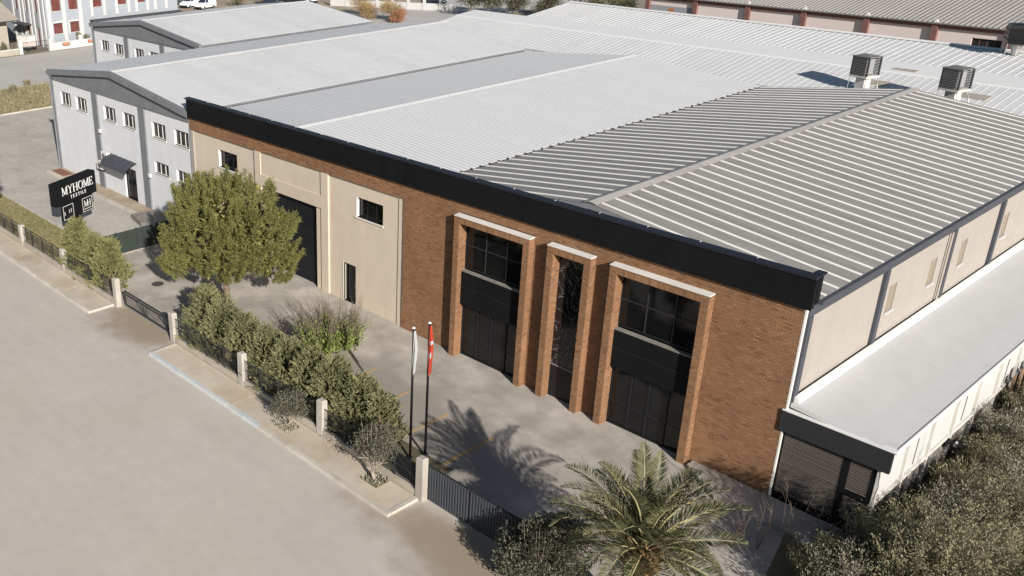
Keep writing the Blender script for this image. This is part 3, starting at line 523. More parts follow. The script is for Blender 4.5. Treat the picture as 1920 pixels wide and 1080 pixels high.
for i in range(16): MB().extr([(5.38, 9.06), (5.5, 9.12), (8.0, 9.36), (8.05, 9.0), (5.4, 9.0)], lambda u, v, q: (q, u, v), i * 4, i * 4 + 3.99).build('ridge_walkway', 'pureW', nr)
box('rear_wall', 'grey', (0, 64, 8.0, 8.1, 0, 9), nr)
fr = plane_roof('far_hall', 'long white ribbed roof of the hall farther back', (-49.0, 42.6, 0), R(-4.2), 62, 0, 6.4, 9.0, 9.85, 1.0, 2, .022, .055, 'roofW')
for i in range(15): MB().extr([(6.1, 9.86), (6.4, 9.96), (6.7, 9.86), (6.4, 9.83)], lambda u, v, q: (q, u, v), i * 4.13, i * 4.13 + 4.12).build('ridge_cap', 'pureW', fr)
plb = MB().extr([(6.42, 9.82), (13, 8.8), (13, 0), (6.42, 0)], lambda u, v, q: (q, u, v), 0, 62).build('rear_slope', 'roofW', fr)
box('eave_line', 'gutter', (0, 62, -.12, -.02, 8.86, 8.98), fr)
# pink building
pk = thing('pink_factory', 'pale pink factory with maroon pilasters and taupe ribbed roof at the back', 'factory', loc=(-62, 84.4, 0), rz=R(-4.4))
MB().holes(0, 75, 0, 6.6, [(20.8, 23.4, 4.0, 4.7), (38.5, 41.2, 4.55, 5.45)], fy, .25).build('front_wall', 'pink', pk)
for h in ((20.8, 23.4, 4.0, 4.7), (38.5, 41.2, 4.55, 5.45)): window(pk, h, fy, .18, 4, sill=None, frame='mull' if h[0] < 30 else 'maroon', pane='glassW'); room(pk, h, fy, .26, 1.5)
MB().quad((0, 0, 0), (0, 0, 6.6), (0, 25, 6.6), (0, 25, 0)).build('side_wall', 'pink', pk)
box('eave_beam', 'maroon', (0, 75, -.2, -.002, 6.1, 6.6), pk)
for x in (.1, 7.1, 14.2, 21.1, 28.1, 35.0, 42.0, 49.0): q = box('pilaster', 'maroon', (x - .3, x + .3, -.35, -.003, 0, 6.55), pk); MB().add([(x - .3, -.35, 6.55), (x + .3, -.35, 6.55), (x + .3, 0, 6.55), (x - .3, 0, 6.55), (x, -.15, 7.0)], ((0, 1, 4), (1, 2, 4), (2, 3, 4), (3, 0, 4))).build('pilaster_cap', 'pink', q)
box('painted_panel', 'bluegrey', (.5, 6.8, -.03, -.004, .5, 5.4), pk)
MB().tube([(3.6, -.034, 4.75), (3.6, -.05, 4.75)], [.5, .5], 20).build('round_emblem', 'terra', pk)
rp = MB().extr([(-.5, 6.6), (9, 8.5), (9, 8.4), (-.5, 6.5)], lambda u, v, q: (q, u, v), -.4, 75).build('roof', 'trim', pk)
lay(rp, sheet('roof_panel', 1.0, math.hypot(9.5, 1.9), 2, .05, .09, ['roofP', 'capB']), (-.4, -.5, 6.62), (1, 0, 0), (0, 9.5, 1.9), 1.0, 75)
wb = thing('far_white_hall', 'bright white roof showing beyond the taupe roof at the top right', 'hall', loc=(-38, 96, 0), rz=R(-9))
MB().extr([(0, 6.4), (16, 9.6), (16, 0), (0, 0)], lambda u, v, q: (q, u, v), 0, 60).build('roof', 'roofW', wb); lay(wb.children[0], sheet('roof_panel', 1.0, math.hypot(16, 3.2), 2, .05, .08, 'roofW'), (0, 0, 6.42), (1, 0, 0), (0, 16, 3.2), 1.0, 60)

# ================================================================== ROOFTOP PLANT
def cooler(x, y, zb, label):
    t = thing('evaporative_cooler', label, 'cooler', 'evaporative coolers on the rear roof', (x, y, 0), R(-14)); z0, z1, h = 9.38, 10.55, .55
    for sx in (-1, 1):
        for sy in (-1, 1): box('corner_post', 'coolD', (sx * h - .04, sx * h + .04, sy * h - .04, sy * h + .04, z0, z1), t); MB().tube([(sx * h, sy * h, z0), (sx * (h + .05), sy * (h + .05), zb - .1)], [.022, .022], 5).build('leg', 'galv', t)
    box('tray', 'duct', (-.6, .6, -.6, .6, z0 - .1, z0 + .02), t); box('core', 'coolD', (-.4, .25, -.4, .4, z0 + .02, z1 - .05), t)
    for k in range(12):
        z = z0 + .06 + k * .094
        for sy in (-1, 1): box('louvre', 'cool', (-h + .05, h - .05, sy * h - .035, sy * h + .035, z, z + .055), t)
        box('louvre', 'cool', (-h - .035, -h + .035, -h + .05, h - .05, z, z + .055), t)
    box('side_panel', 'galv', (.3, .33, -.5, .3, z0 + .1, z1 - .1), t)
    m = MB().box(-.61, .61, -.61, .61, z1, z1 + .05); m.add([(-.6, -.6, z1 + .05), (.6, -.6, z1 + .05), (.6, .6, z1 + .05), (-.6, .6, z1 + .05), (0, 0, z1 + .17)], ((0, 1, 4), (1, 2, 4), (2, 3, 4), (3, 0, 4))); m.build('lid', 'cool', t)
    MB().box(-.3, .3, -.3, .3, zb - .15, z0 - .1).build('duct', 'duct', t)
    MB().tube([(.45, .5, z0 - .05), (.6, .7, zb + .3), (.5, .8, zb)], [.03] * 3, 6).build('hose', 'duct', t)
cooler(-14.75, 33.7, 8.2, 'grey louvred evaporative cooler farther from the roof corner, left of the two'); cooler(-9.5, 33.2, 8.2, 'grey louvred evaporative cooler nearer the right edge, behind the grey roof ridge')
for i, (x, y, z, a) in enumerate(((-14.5, 35.3, 8.62, 'beside the left cooler'), (-8.9, 35.1, 8.62, 'beside the right cooler'), (-14.0, 38.4, 9.12, 'on the white walkway strip'))):
    t = thing('roof_hatch', 'flat weathered roof board ' + a, 'hatch', 'boards on the rear roof', (x, y, z), R(-4)); t.rotation_euler[0] = R(9) if i < 2 else 0
    for k in range(3): box('board', 'pallet', (-.75 + k * .5, -.28 + k * .5, -.45, .45, .04, .1), t)
    for yy in (-.35, .35): box('batten', 'coolD', (-.78, .75, yy - .05, yy + .05, -.04, .039), t)
t = thing('water_tank', 'square black plastic water tank on the far roof ridge', 'tank', loc=(-10.2, 45.3, 9.75), rz=R(25))
m = MB()
for k, (z, h) in enumerate(((.75, .55), (.85, .66), (1.3, .7), (1.8, .7), (2.0, .62), (2.06, .3))): m.v += [(sx * h, sy * h, z) for sx, sy in ((-1, -1), (1, -1), (1, 1), (-1, 1))]
for k in range(5):
    for i in range(4): m.f.append((k * 4 + i, k * 4 + (i + 1) % 4, k * 4 + 4 + (i + 1) % 4, k * 4 + 4 + i)); m.m.append(0)
m.f += [(3, 2, 1, 0), (20, 21, 22, 23)]; m.m += [0, 0]; m.build('tank_body', 'plast', t)
for k in (1.05, 1.35, 1.65): box('band', 'plast', (-.73, .73, -.73, .73, k, k + .05), t)
MB().tube([(0, 0, .74), (0, 0, .4), (0, 0, 0)], [.45, .25, .2], 8).build('outlet_cone', 'galv', t)
for sx in (-1, 1):
    for sy in (-1, 1): MB().tube([(sx * .6, sy * .6, .8), (sx * .7, sy * .7, -.15)], [.03, .03], 5).build('leg', 'galv', t)

# ================================================================== FRONT BOUNDARY
pw = ['beside the open lawn at the far left', 'before the lawn strip, second from the left', 'at the left end of the light green conifers', 'at the left side of the sliding gate', 'at the right side of the sliding gate', 'in the hedge run, left of the dark young olive', 'in the hedge run between the two olives', 'at the left end of the corrugated gate']
for i, (x, h) in enumerate(((-52.4, 1.45), (-46.3, 1.45), (-40.35, 1.5), (-33.8, 1.65), (-27.9, 1.65), (-21.95, 1.72), (-16.3, 1.75), (-10.5, 1.85))):
    m = MB(); m.box(-.17, .17, -.15, .15, -.02, h - .05); m.add([(-.17, -.15, h - .05), (.17, -.15, h - .05), (.17, .15, h - .05), (-.17, .15, h - .05), (-.13, -.11, h), (.13, -.11, h), (.13, .11, h), (-.13, .11, h)], ((0, 1, 5, 4), (1, 2, 6, 5), (2, 3, 7, 6), (3, 0, 4, 7), (4, 5, 6, 7)))
    o = m.build('fence_post', 'conc'); o.location = (x, -9.88, 0); o.rotation_euler = (R(random.uniform(-.6, .6)), R(random.uniform(-.6, .6)), 0)
    tag(o, 'pale concrete fence post ' + pw[i], 'post', 'concrete posts of the front fence')
def fence(x0, x1, label, wl, n):
    w_ = box('low_wall', 'plinth', (x0 + .19, x1 - .19, -10.0, -9.76, -.02, .36)); tag(w_, wl, 'wall')
    t = thing('wire_fence', label, 'fence', loc=(x0, -9.88, 0)); L_ = x1 - x0
    for k in range(n): x = (k + 1) * L_ / (n + 1); box('fence_upright', 'steel', (x - .025, x + .025, -.025, .025, .3, 1.42), t)
    for z in (.42, .9, 1.38): box('rail', 'steel', (.18, L_ - .18, -.012, .012, z - .012, z + .012), t)
    m = MB()
    for k in range(int(L_ / .08)): x = .19 + k * .08; m.box(x - .0028, x + .0028, -.0028, .0028, .4, 1.38)
    for k in range(12): m.box(.18, L_ - .18, -.0025, .0025, .44 + k * .08, .445 + k * .08)
    tag(m.build('wire_mesh', 'steel', t), kind='stuff')
fl = [(-52.4, -46.3, 'dark wire fence panel at the far left by the lawn', 'low concrete fence base at the far left'), (-46.3, -40.35, 'dark wire fence panel in front of the lawn strip and sign', 'low concrete fence base in front of the lawn strip'), (-40.35, -33.8, 'wire fence panel in front of the light green conifers', 'low concrete fence base below the light green conifers'),
 (-27.9, -21.95, 'wire fence panel in front of the hedge next to the sliding gate', 'low concrete fence base next to the sliding gate'), (-21.95, -16.3, 'wire fence panel behind the dark young olive', 'low concrete fence base behind the dark young olive'), (-16.3, -10.5, 'wire fence panel behind the bare olive with pale trunk', 'low concrete fence base behind the olive with pale trunk')]
for a, b, l1, l2 in fl: fence(a, b, l1, l2, 3)
tag(box('low_wall', 'plinth', (-72, -52.6, -10.0, -9.76, -.02, .36)), 'low concrete fence base running out of the frame at the left', 'wall')
t = thing('sliding_gate', 'low dark metal sliding gate with diagonal braces between concrete posts', 'gate', loc=(-33.4, -9.62, 0))
m = MB()
for b_ in ((0, 5.2, -.03, .03, .12, .2), (0, 5.2, -.03, .03, .92, 1.0), (0, .08, -.03, .03, .2, .92), (5.12, 5.2, -.03, .03, .2, .92)): m.box(*b_)
m.build('gate_frame', 'steel', t)
for a, b in ((1.5, 2.2), (2.3, 2.3), (3.9, 4.6)): MB().tube([(a, 0, .92), (b, 0, .2)], [.028, .028], 4).build('brace', 'steel', t)
box('gate_motor_housing', 'steel', (4.75, 5.15, -.05, .25, .1, 1.12), t)
m = MB(); [m.box(.1 + k * .09, .108 + k * .09, -.004, .004, .2, .92) for k in range(56)]; tag(m.build('wire_mesh', 'steel', t), kind='stuff')
box('gate_rail', 'galv', (-.2, 5.6, -.03, .03, .0, .02), t)
for i, (x0, x1) in enumerate(((-10.3, -8.35), (-8.3, -6.35), (-6.3, -4.2))):
    t = thing('corrugated_gate', ('charcoal corrugated gate leaf next to the concrete post', 'shaded middle leaf of the charcoal corrugated gate', 'charcoal gate leaf mostly behind the olive bush')[i], 'gate', 'leaves of the corrugated gate', (x0, -9.72, 0)); W_ = x1 - x0; prof = []
    n = int(W_ / .13)
    for k in range(n): prof += [(k * W_ / n, 0), ((k + .3) * W_ / n, 0), ((k + .42) * W_ / n, -.035), ((k + .88) * W_ / n, -.035)]
    prof.append((W_, 0)); m = MB()
    for (a, y), (b, y2) in zip(prof, prof[1:]): m.quad((a, y, .06), (b, y2, .06), (b, y2, 1.5), (a, y, 1.5))
    m.build('corrugated_sheet', 'gate', t)
    m = MB()
    for b_ in ((0, W_, .01, .06, .06, .13), (0, W_, .01, .06, 1.44, 1.52), (0, .06, .01, .06, .13, 1.44), (W_ - .06, W_, .01, .06, .13, 1.44)): m.box(*b_)
    m.build('gate_frame', 'steel', t)
    if i == 1: box('door_handle', 'ac', (W_ - .25, W_ - .17, -.06, -.036, 1.0, 1.25), t)
t = thing('debris_pile', 'small pile of grey stones and scrap behind the corrugated gate', 'rubble', loc=(-9.4, -9.1, .02))
for k in range(12): a, r = random.uniform(-1, 1), random.uniform(.05, .12); box('stone', random.choice(['stone', 'ac', 'coolD']), (a, a + r * 2, random.uniform(-.15, 0), random.uniform(.05, .2), 0, r * 1.6), t)
# dark green screen between the two plots
t = thing('screen_fence', 'dark green mesh screen between the paved forecourt and the yard', 'fence', loc=(-40.66, -7.6, 0))
for k in range(5): box('screen_panel', 'net', (-.02, .02, k * 1.45 + .03, k * 1.45 + 1.44, .06, 1.45), t)
for k in range(6): box('fence_upright', 'steel', (-.03, .03, k * 1.45 - .03, k * 1.45 + .029, 0, 1.5), t)
box('kerb_strip', 'conc', (-.09, .09, -.05, 7.3, -.02, .055), t)
tag(MB().tube([(-35.07, -7.55, .0), (-35.07, -7.55, .055)], [.36, .36], 20).build('manhole_cover', 'iron'), 'round dark manhole cover near the sliding gate', 'manhole cover')
bpy.data.objects['manhole_cover'].location = (0.1, 0.9, -.02)

# ================================================================== SIGN
def strokes(mb, segs, f, d0, d1):
    for (x0, y0, x1, y1, w_) in segs:
        dx, dy = x1 - x0, y1 - y0; l = math.hypot(dx, dy) or 1
        if abs(dy) < 1e-6: ox, oy = 0, w_ / 2
        elif abs(dx) < abs(dy) * 1.2: ox, oy = w_ / 2, 0
        else: ox, oy = -dy / l * w_ / 2, dx / l * w_ / 2
        P = [(x0 - ox, y0 - oy), (x1 - ox, y1 - oy), (x1 + ox, y1 + oy), (x0 + ox, y0 + oy)]; mb.extr(P, f, d0, d1)
def serif(ch):
    k, t, s = .12, .05, .045                                   # thick, thin, serif half width
    sf = lambda x, y, h=.11: (x - h, y, x + h, y, s)
    if ch == 'M': return .98, [(.12, 0, .12, 1, t), (.13, 1, .48, .05, k), (.48, .05, .83, 1, t), (.85, 0, .85, 1, k), sf(.12, .025), sf(.85, .025, .13), sf(.1, .975, .09), sf(.88, .975, .09)]
    if ch == 'Y': return .86, [(.12, 1, .43, .48, k), (.74, 1, .43, .48, t), (.43, 0, .43, .5, k), sf(.43, .025, .14), sf(.12, .975, .13), sf(.74, .975, .11)]
    if ch == 'H': return .9, [(.16, 0, .16, 1, k), (.74, 0, .74, 1, k), (.16, .52, .74, .52, t)] + [sf(x, y, .14) for x in (.16, .74) for y in (.025, .975)]
    if ch == 'O':
        out = []
        for i in range(20):
            a, b = 2 * math.pi * i / 20, 2 * math.pi * (i + 1) / 20
            out.append((.45 + .37 * math.cos(a), .5 + .48 * math.sin(a), .45 + .37 * math.cos(b), .5 + .48 * math.sin(b), t + (k - t) * abs(math.cos((a + b) / 2))))
        return .9, out
    if ch == 'E': return .74, [(.17, 0, .17, 1, k), (.05, .975, .62, .975, t), (.05, .025, .65, .025, t), (.17, .51, .48, .51, t), (.62, .99, .62, .76, s), (.65, .01, .65, .25, s), (.48, .62, .48, .4, s)]
def sans(ch):
    k = .125
    return {'T': (.72, [(.0, .9, .68, .9, k), (.34, 0, .34, .9, k)]), 'E': (.66, [(.1, 0, .1, 1, k), (.1, .9, .58, .9, k), (.1, .5, .52, .5, k), (.1, .1, .58, .1, k)]), 'X': (.76, [(.08, 0, .62, 1, k), (.62, 0, .08, 1, k)]), 'I': (.28, [(.1, 0, .1, 1, k)]), 'L': (.62, [(.1, 0, .1, 1, k), (.1, .1, .55, .1, k)])}[ch]
def text(par, s_, glyph, x, y, h, sp, f, d0, d1, m='pureW', wx=1.0):
    W_ = sum(glyph(c)[0] for c in s_) * h * wx + sp * (len(s_) - 1); x -= W_ / 2
    for c in s_:
        w_, segs = glyph(c); mb = MB(); strokes(mb, [(x + a * h * wx, y + b * h, x + c_ * h * wx, y + d * h, e * h) for a, b, c_, d, e in segs], f, d0, d1); mb.build('letter', m, par); x += w_ * h * wx + sp
# board runs from its near end (-45.2,-7.83) to (-46.7,-4.28); local u along the board, face towards +x
t = thing('pylon_sign', 'black pylon sign reading MYHOME TEXTILE on the lawn strip', 'sign', loc=(-45.95, -6.05, 0), rz=math.atan2(3.55, -1.5))
fb = lambda u, v, d: (u, -d, v)
box('post', 'black', (-.32, .32, -.02, .22, 0, 2.4), t)
sb = box('sign_board', 'black', (-1.93, 1.93, -.12, .45, 2.39, 3.89), t)
text(sb, 'MYHOME', serif, .12, 3.02, .55, .02, fb, .121, .15); text(sb, 'TEXTILE', sans, .12, 2.64, .23, .085, fb, .121, .14)
for c, nm in ((-.92, 0), (.95, 1)):
    b2 = box('logo_panel', 'black', (c - .55, c + .55, -.06, .06, 1.28, 2.34), t); m = MB()
    for q in ((c - .49, c + .49, 2.25, 2.28), (c - .49, c + .49, 1.34, 1.37), (c - .49, c - .462, 1.37, 2.25), (c + .462, c + .49, 1.37, 2.25)): m.box(q[0], q[1], -.075, -.061, q[2], q[3])
    m.build('border', 'ac', b2)
    if nm: text(b2, 'MH', serif, c, 1.66, .44, -.15, fb, .061, .075); box('underline', 'ac', (c - .4, c + .02, -.072, -.061, 1.50, 1.54), b2); box('underline', 'ac', (c + .05, c + .4, -.072, -.061, 1.50, 1.54), b2)
    else: box('underline', 'ac', (c - .38, c - .33, -.072, -.061, 1.64, 1.9), b2); box('underline', 'ac', (c + .24, c + .28, -.072, -.061, 1.72, 1.98), b2); box('underline', 'ac', (c + .06, c + .1, -.072, -.061, 1.7, 1.95), b2)

# ================================================================== FLAGS
def flagpole(x, y, h, m, label, fl_label, star):
    t = thing('flagpole', label, 'flagpole', 'flagpoles', (x, y, 0)); MB().tube([(0, 0, 0), (0, 0, h * .5), (0, 0, h)], [.055, .05, .04], 10).build('pole', 'plast', t, True); MB().tube([(0, 0, h), (0, 0, h + .05)], [.07, .05], 8).build('finial', 'clip', t); MB().tube([(0, 0, 0), (0, 0, .12)], [.14, .12], 10).build('base', 'steel', t)
    q = MB(); nu, nv = 14, 26; H = 2.25 if star else 1.95; f0 = len(q.v)
    for j in range(nv + 1):
        v = j / nv; wd = .035 + .065 * math.sin(math.pi * min(1, v * 1.05) ** .8) + (.08 * v)
        for i in range(nu + 1):
            u = i / nu; off = wd * (u - .18 - .35 * v); q.v.append((.05 + off * .63 + .03 * math.sin(u * 13 + v * 2), off * .77 + .035 * math.cos(u * 11 + v * 3), h - .1 - v * H * (1 - .10 * u)))
    mi = []
    for j in range(nv):
        for i in range(nu):
            q.f.append((j * (nu + 1) + i, j * (nu + 1) + i + 1, (j + 1) * (nu + 1) + i + 1, (j + 1) * (nu + 1) + i)); v = (j + .5) / nv
            s_ = 1 if star and ((.31 < v < .38 and i > 4) or (.55 < v < .66 and 2 < i < 12)) else 0
            q.m.append(s_)
    o = q.build('flag', [m, 'cloth'], None, True); o.location = (x, y, 0); tag(o, fl_label, 'flag')
flagpole(-12.63, -8.34, 5.85, 'cloth', 'black flagpole on the left carrying the white flag', 'limp white flag hanging on the left pole', False); flagpole(-12.4, -7.72, 5.95, 'red', 'slightly taller black flagpole carrying the red flag', 'limp red flag with white emblem hanging on the right pole', True)

# ================================================================== VEGETATION
def limbs(mb, base, h, n, spread, r, lean=(0, 0), up=1.0, seed=0):
    """tapered trunk with n limbs; returns limb tips"""
    rr = random.Random(seed); b = Vector(base); top = b + Vector((lean[0], lean[1], h)); tips = []
    mb.tube([b, b.lerp(top, .5) + Vector((rr.uniform(-.06, .06), rr.uniform(-.06, .06), 0)), top], [r, r * .8, r * .62], 9)
    for k in range(n):
        a = 2 * math.pi * (k + rr.random() * .6) / n; L_ = spread * rr.uniform(.7, 1.1); s0 = b.lerp(top, rr.uniform(.65, 1)); e = s0 + Vector((math.cos(a) * L_, math.sin(a) * L_, L_ * up * rr.uniform(.6, 1.3))); m_ = s0.lerp(e, .5) + Vector((0, 0, L_ * .12))
        mb.tube([s0, m_, e], [r * .5, r * .33, r * .12], 6); tips.append(e)
        for q in range(2): e2 = m_ + Vector((rr.uniform(-.5, .5), rr.uniform(-.5, .5), rr.uniform(.2, .7))) * L_ * .7; mb.tube([m_, e2], [r * .25, r * .08], 5); tips.append(e2)
    return tips
# --- pine
t = thing('pine_tree', 'round-crowned yellowish green pine in front of the roller shutter', 'tree', loc=(-30.0, -5.2, 0))
mb = MB(); limbs(mb, (0, 0, 0), 3.2, 9, 2.3, .19, (-.1, .1), .8, 3); mb.tube([(0, 0, 2.8), (-.2, .05, 4.5), (-.15, .1, 6.4)], [.14, .1, .04], 8); mb.build('trunk', 'bark', t)
lob = [((-.1, .0, 4.6), (2.3, 2.4, 2.3)), ((-1.5, -1.0, 3.5), (1.7, 1.6, 1.2)), ((1.7, .9, 4.3), (1.5, 1.5, 1.35)), ((2.35, 1.3, 2.9), (1.2, 1.35, .8)), ((-1.5, -1.5, 2.8), (1.15, 1.0, .75)), ((.7, 1.2, 5.8), (1.45, 1.45, 1.2)), ((-.9, -.6, 5.9), (1.45, 1.45, 1.15)), ((1.0, -1.0, 2.9), (1.4, 1.1, .85)), ((-.5, 1.5, 3.6), (1.5, 1.4, 1.2))]
rq = random.Random(12)
for q in range(34):                                          # smaller branch clumps break the outline
    c, r = lob[rq.randrange(9)]; d = Vector((rq.gauss(0, 1), rq.gauss(0, 1), rq.gauss(.15, .9))).normalized(); k = rq.uniform(.45, .8)
    lob.append(((c[0] + d.x * r[0] * .95, c[1] + d.y * r[1] * .95, max(1.9, c[2] + d.z * r[2] * .95)), (k, k, k * .9)))
C = []
for (c, r) in lob:
    n = int(27 * (r[0] * r[1] + r[0] * r[2])) + 5; d = sphere_dirs(n); C.append(np.array(c) + d * np.array(r) * rng.uniform(.8, 1.0, (n, 1)))
C = np.concatenate(C); keep = np.ones(len(C), bool)
for (c, r) in lob: keep &= (((C - np.array(c)) / np.array(r)) ** 2).sum(1) > .55
C = C[keep]; mid = np.array((0, 0, 3.6)); O = C - mid; O /= np.linalg.norm(O, axis=1, keepdims=True); O[:, 2] += 1.3; O /= np.linalg.norm(O, axis=1, keepdims=True)
k = 120; tl = rng.uniform(.45, .8, len(C)); q = rng.uniform(0, 1, (len(C), k))
P = C[:, None] + O[:, None] * ((q - .25) * tl[:, None])[..., None] + rng.normal(0, .05, (len(C), k, 3)); D = O[:, None] * .7 + rng.normal(0, .5, (len(C), k, 3))
Vp = [cards(P.reshape(-1, 3), D.reshape(-1, 3), rng.uniform(.10, .2, len(C) * k), .03)]
for (c, r) in lob[:9]:
    n = int(420 * r[0] * r[1] * r[2] / 4); d = sphere_dirs(n) * rng.uniform(.2, .8, (n, 1)); Vp.append(cards(np.array(c) + d * np.array(r), d + rng.normal(0, .5, d.shape), rng.uniform(.25, .45, n), .14))
link('crown', card_mesh('crown', np.concatenate(Vp), 'pine'), t)
# --- feathery conifers
def conifer(x, y, h, r, m, label, group, dens=1.0):
    t = thing('conifer', label, 'conifer', group, (x, y, 0)); MB().tube([(0, 0, 0), (.03, 0, h * .5), (0, 0, h * .92)], [.07, .05, .015], 6).build('trunk', 'bark', t)
    n = int(230 * h * r * dens); z = rng.uniform(.03, 1, n) ** .85; a = rng.uniform(0, 2 * np.pi, n); lump = 1 + .26 * np.sin(a * 3 + z * 9 + x) + .12 * np.sin(a * 5 - z * 14)
    rad = r * lump * np.clip(1.15 * (1 - z) ** .62 * (1 - .18 * np.exp(-z * 8)), .04, 1); s_ = rng.uniform(.6, 1.05, n); C = np.stack([np.cos(a) * rad * s_, np.sin(a) * rad * s_, z * h], 1)
    O = np.stack([np.cos(a), np.sin(a), rng.uniform(.5, 1.5, n)], 1); O /= np.linalg.norm(O, axis=1, keepdims=True); k = 22; q = np.linspace(0, 1, k)[None]
    side = np.cross(O, rng.normal(size=(n, 3))); side /= np.linalg.norm(side, axis=1, keepdims=True); sl2 = rng.uniform(.26, .55, n); sg = np.where(np.arange(k) % 2, 1, -1)[None, :, None]
    P = C[:, None] + O[:, None] * (q * sl2[:, None])[..., None]; D = O[:, None] * .9 + side[:, None] * sg * .75 + rng.normal(0, .18, (n, k, 3))
    link('foliage', card_mesh('foliage', cards(P.reshape(-1, 3), D.reshape(-1, 3), np.tile(np.linspace(.17, .07, k), n) * rng.uniform(.8, 1.2, n * k), .04), m), t)
for i, (x, y, h, r, l) in enumerate(((-40.2, -8.9, 2.95, .95, 'tallest feathery light green conifer, in front of the sign post'), (-38.0, -9.0, 2.6, .9, 'middle light green conifer of the three right of the sign'), (-36.1, -9.0, 2.85, 1.0, 'light green conifer next to the left gate post'))):
    conifer(x, y, h, r, 'cyp', l, 'light green conifers by the sign', 1.15)
hg = ['at the left end of the hedge, in front of the pine', 'second from the left in the hedge, by the pine trunk', 'third from the left in the hedge', 'fourth from the left in the hedge', 'in the hedge left of the twiggy green shrub', 'in the hedge in front of the twiggy green shrub', 'in the hedge above the young dark olive', 'in the hedge just left of the olive with pale trunk', 'at the right end of the hedge by the flagpoles']
for i, (x, y, h, r) in enumerate(((-27.2, -8.3, 2.6, 1.1), (-25.5, -8.5, 2.55, 1.1), (-23.7, -8.5, 2.3, 1.1), (-22.0, -8.5, 2.3, 1.1), (-20.3, -8.5, 2.3, 1.15), (-18.7, -8.45, 2.4, 1.15), (-17.2, -8.4, 2.5, 1.2), (-15.7, -8.3, 2.25, 1.2), (-14.5, -8.3, 1.9, 1.0))):
    conifer(x, y, h, r, 'cypd', 'bushy green conifer ' + hg[i], 'conifers of the front hedge', 1.15)
# --- leafy shrub generator
def shrub(name, label, cat, x, y, h, r, m, n, leaf, bark='barkG', trunk=.05, z0=.25, stems=7, up=.5, group=None, lw=.35, twigs=0, lobes=6, seed=0):
    t = thing(name, label, cat, group, (x, y, 0)); mb = MB(); tips = limbs(mb, (0, 0, 0), h * .35, stems, r * .7, trunk, (random.uniform(-.1, .1), random.uniform(-.1, .1)), .9, seed)
    rr = random.Random(seed + 5)
    for k in range(twigs):
        a = rr.uniform(0, 6.28); q = rr.random() ** .5 * r * .55; p0 = Vector((math.cos(a) * q * .3, math.sin(a) * q * .3, h * .2)); p1 = Vector((math.cos(a) * q * 1.25, math.sin(a) * q * 1.25, h * rr.uniform(.75, 1.12))); pm = p0.lerp(p1, .5) + Vector((math.cos(a), math.sin(a), 0)) * .12 * r
        mb.tube([p0, pm, p1], [trunk * .16, trunk * .1, trunk * .04], 4)
    mb.build('trunk', bark, t); L_ = []
    for k in range(lobes):
        a = 6.283 * k / lobes + rr.random(); q = r * rr.uniform(.25, .62); L_.append((np.array((math.cos(a) * q, math.sin(a) * q, h * rr.uniform(z0 + .12, .8))), r * rr.uniform(.36, .6)))
    L_.append((np.array((0, 0, h * .72)), r * .5)); C = []
    for c, rad in L_:
        k = n // len(L_); d = sphere_dirs(k) * rng.uniform(.35, 1.05, (k, 1)); d[:, 2] *= .85; p = c + d * rad; C.append(p[p[:, 2] > z0 * h * .4])
    C = np.concatenate(C); D = rng.normal(0, .7, C.shape); D[:, 2] += up; D += (C - np.array((0, 0, h * .4))) * .5 / r
    link('foliage', card_mesh('foliage', cards(C, D, leaf * rng.uniform(.6, 1.3, len(C)), leaf * lw), m), t); return t
shrub('olive_tree', 'young dark olive on the pavement at the middle of the kerb run', 'tree', -17.75, -10.55, 1.9, .95, 'olive', 5200, .10, trunk=.05, seed=2, twigs=14, group='olives on the pavement')
shrub('olive_tree', 'sparse olive with pale forked trunk near the corrugated gate', 'tree', -12.4, -10.45, 2.75, 1.25, 'olive', 5600, .10, trunk=.09, seed=4, twigs=12, z0=.3, up=.3, group='olives on the pavement')
tag(MB().obox((-12.4, -10.45), (1, 0), .42, .36, .0, .122).build('tree_pit', 'turf'), 'square soil pit round the olive with pale trunk', 'tree pit')
grass('pit_weeds', -12.8, -12.0, -10.8, -10.1, .12, 300, .12, 'scrub2', 'weeds in the soil pit of the pale-trunked olive'); grass('pit_weeds', -18.4, -17.2, -11.0, -10.2, .11, 300, .12, 'scrub2', 'weeds at the foot of the young dark olive')
shrub('olive_bush', 'dense grey-green olive bush in front of the charcoal gate', 'bush', -4.75, -10.15, 2.6, 1.6, 'olive', 26000, .12, trunk=.08, seed=8, twigs=20, z0=.12, up=.8, lobes=9)
shrub('small_shrub', 'small grey-green shrub at the far left edge of the lawn', 'shrub', -56.6, -7.5, 1.6, .8, 'olive', 2500, .12, seed=9, twigs=8)
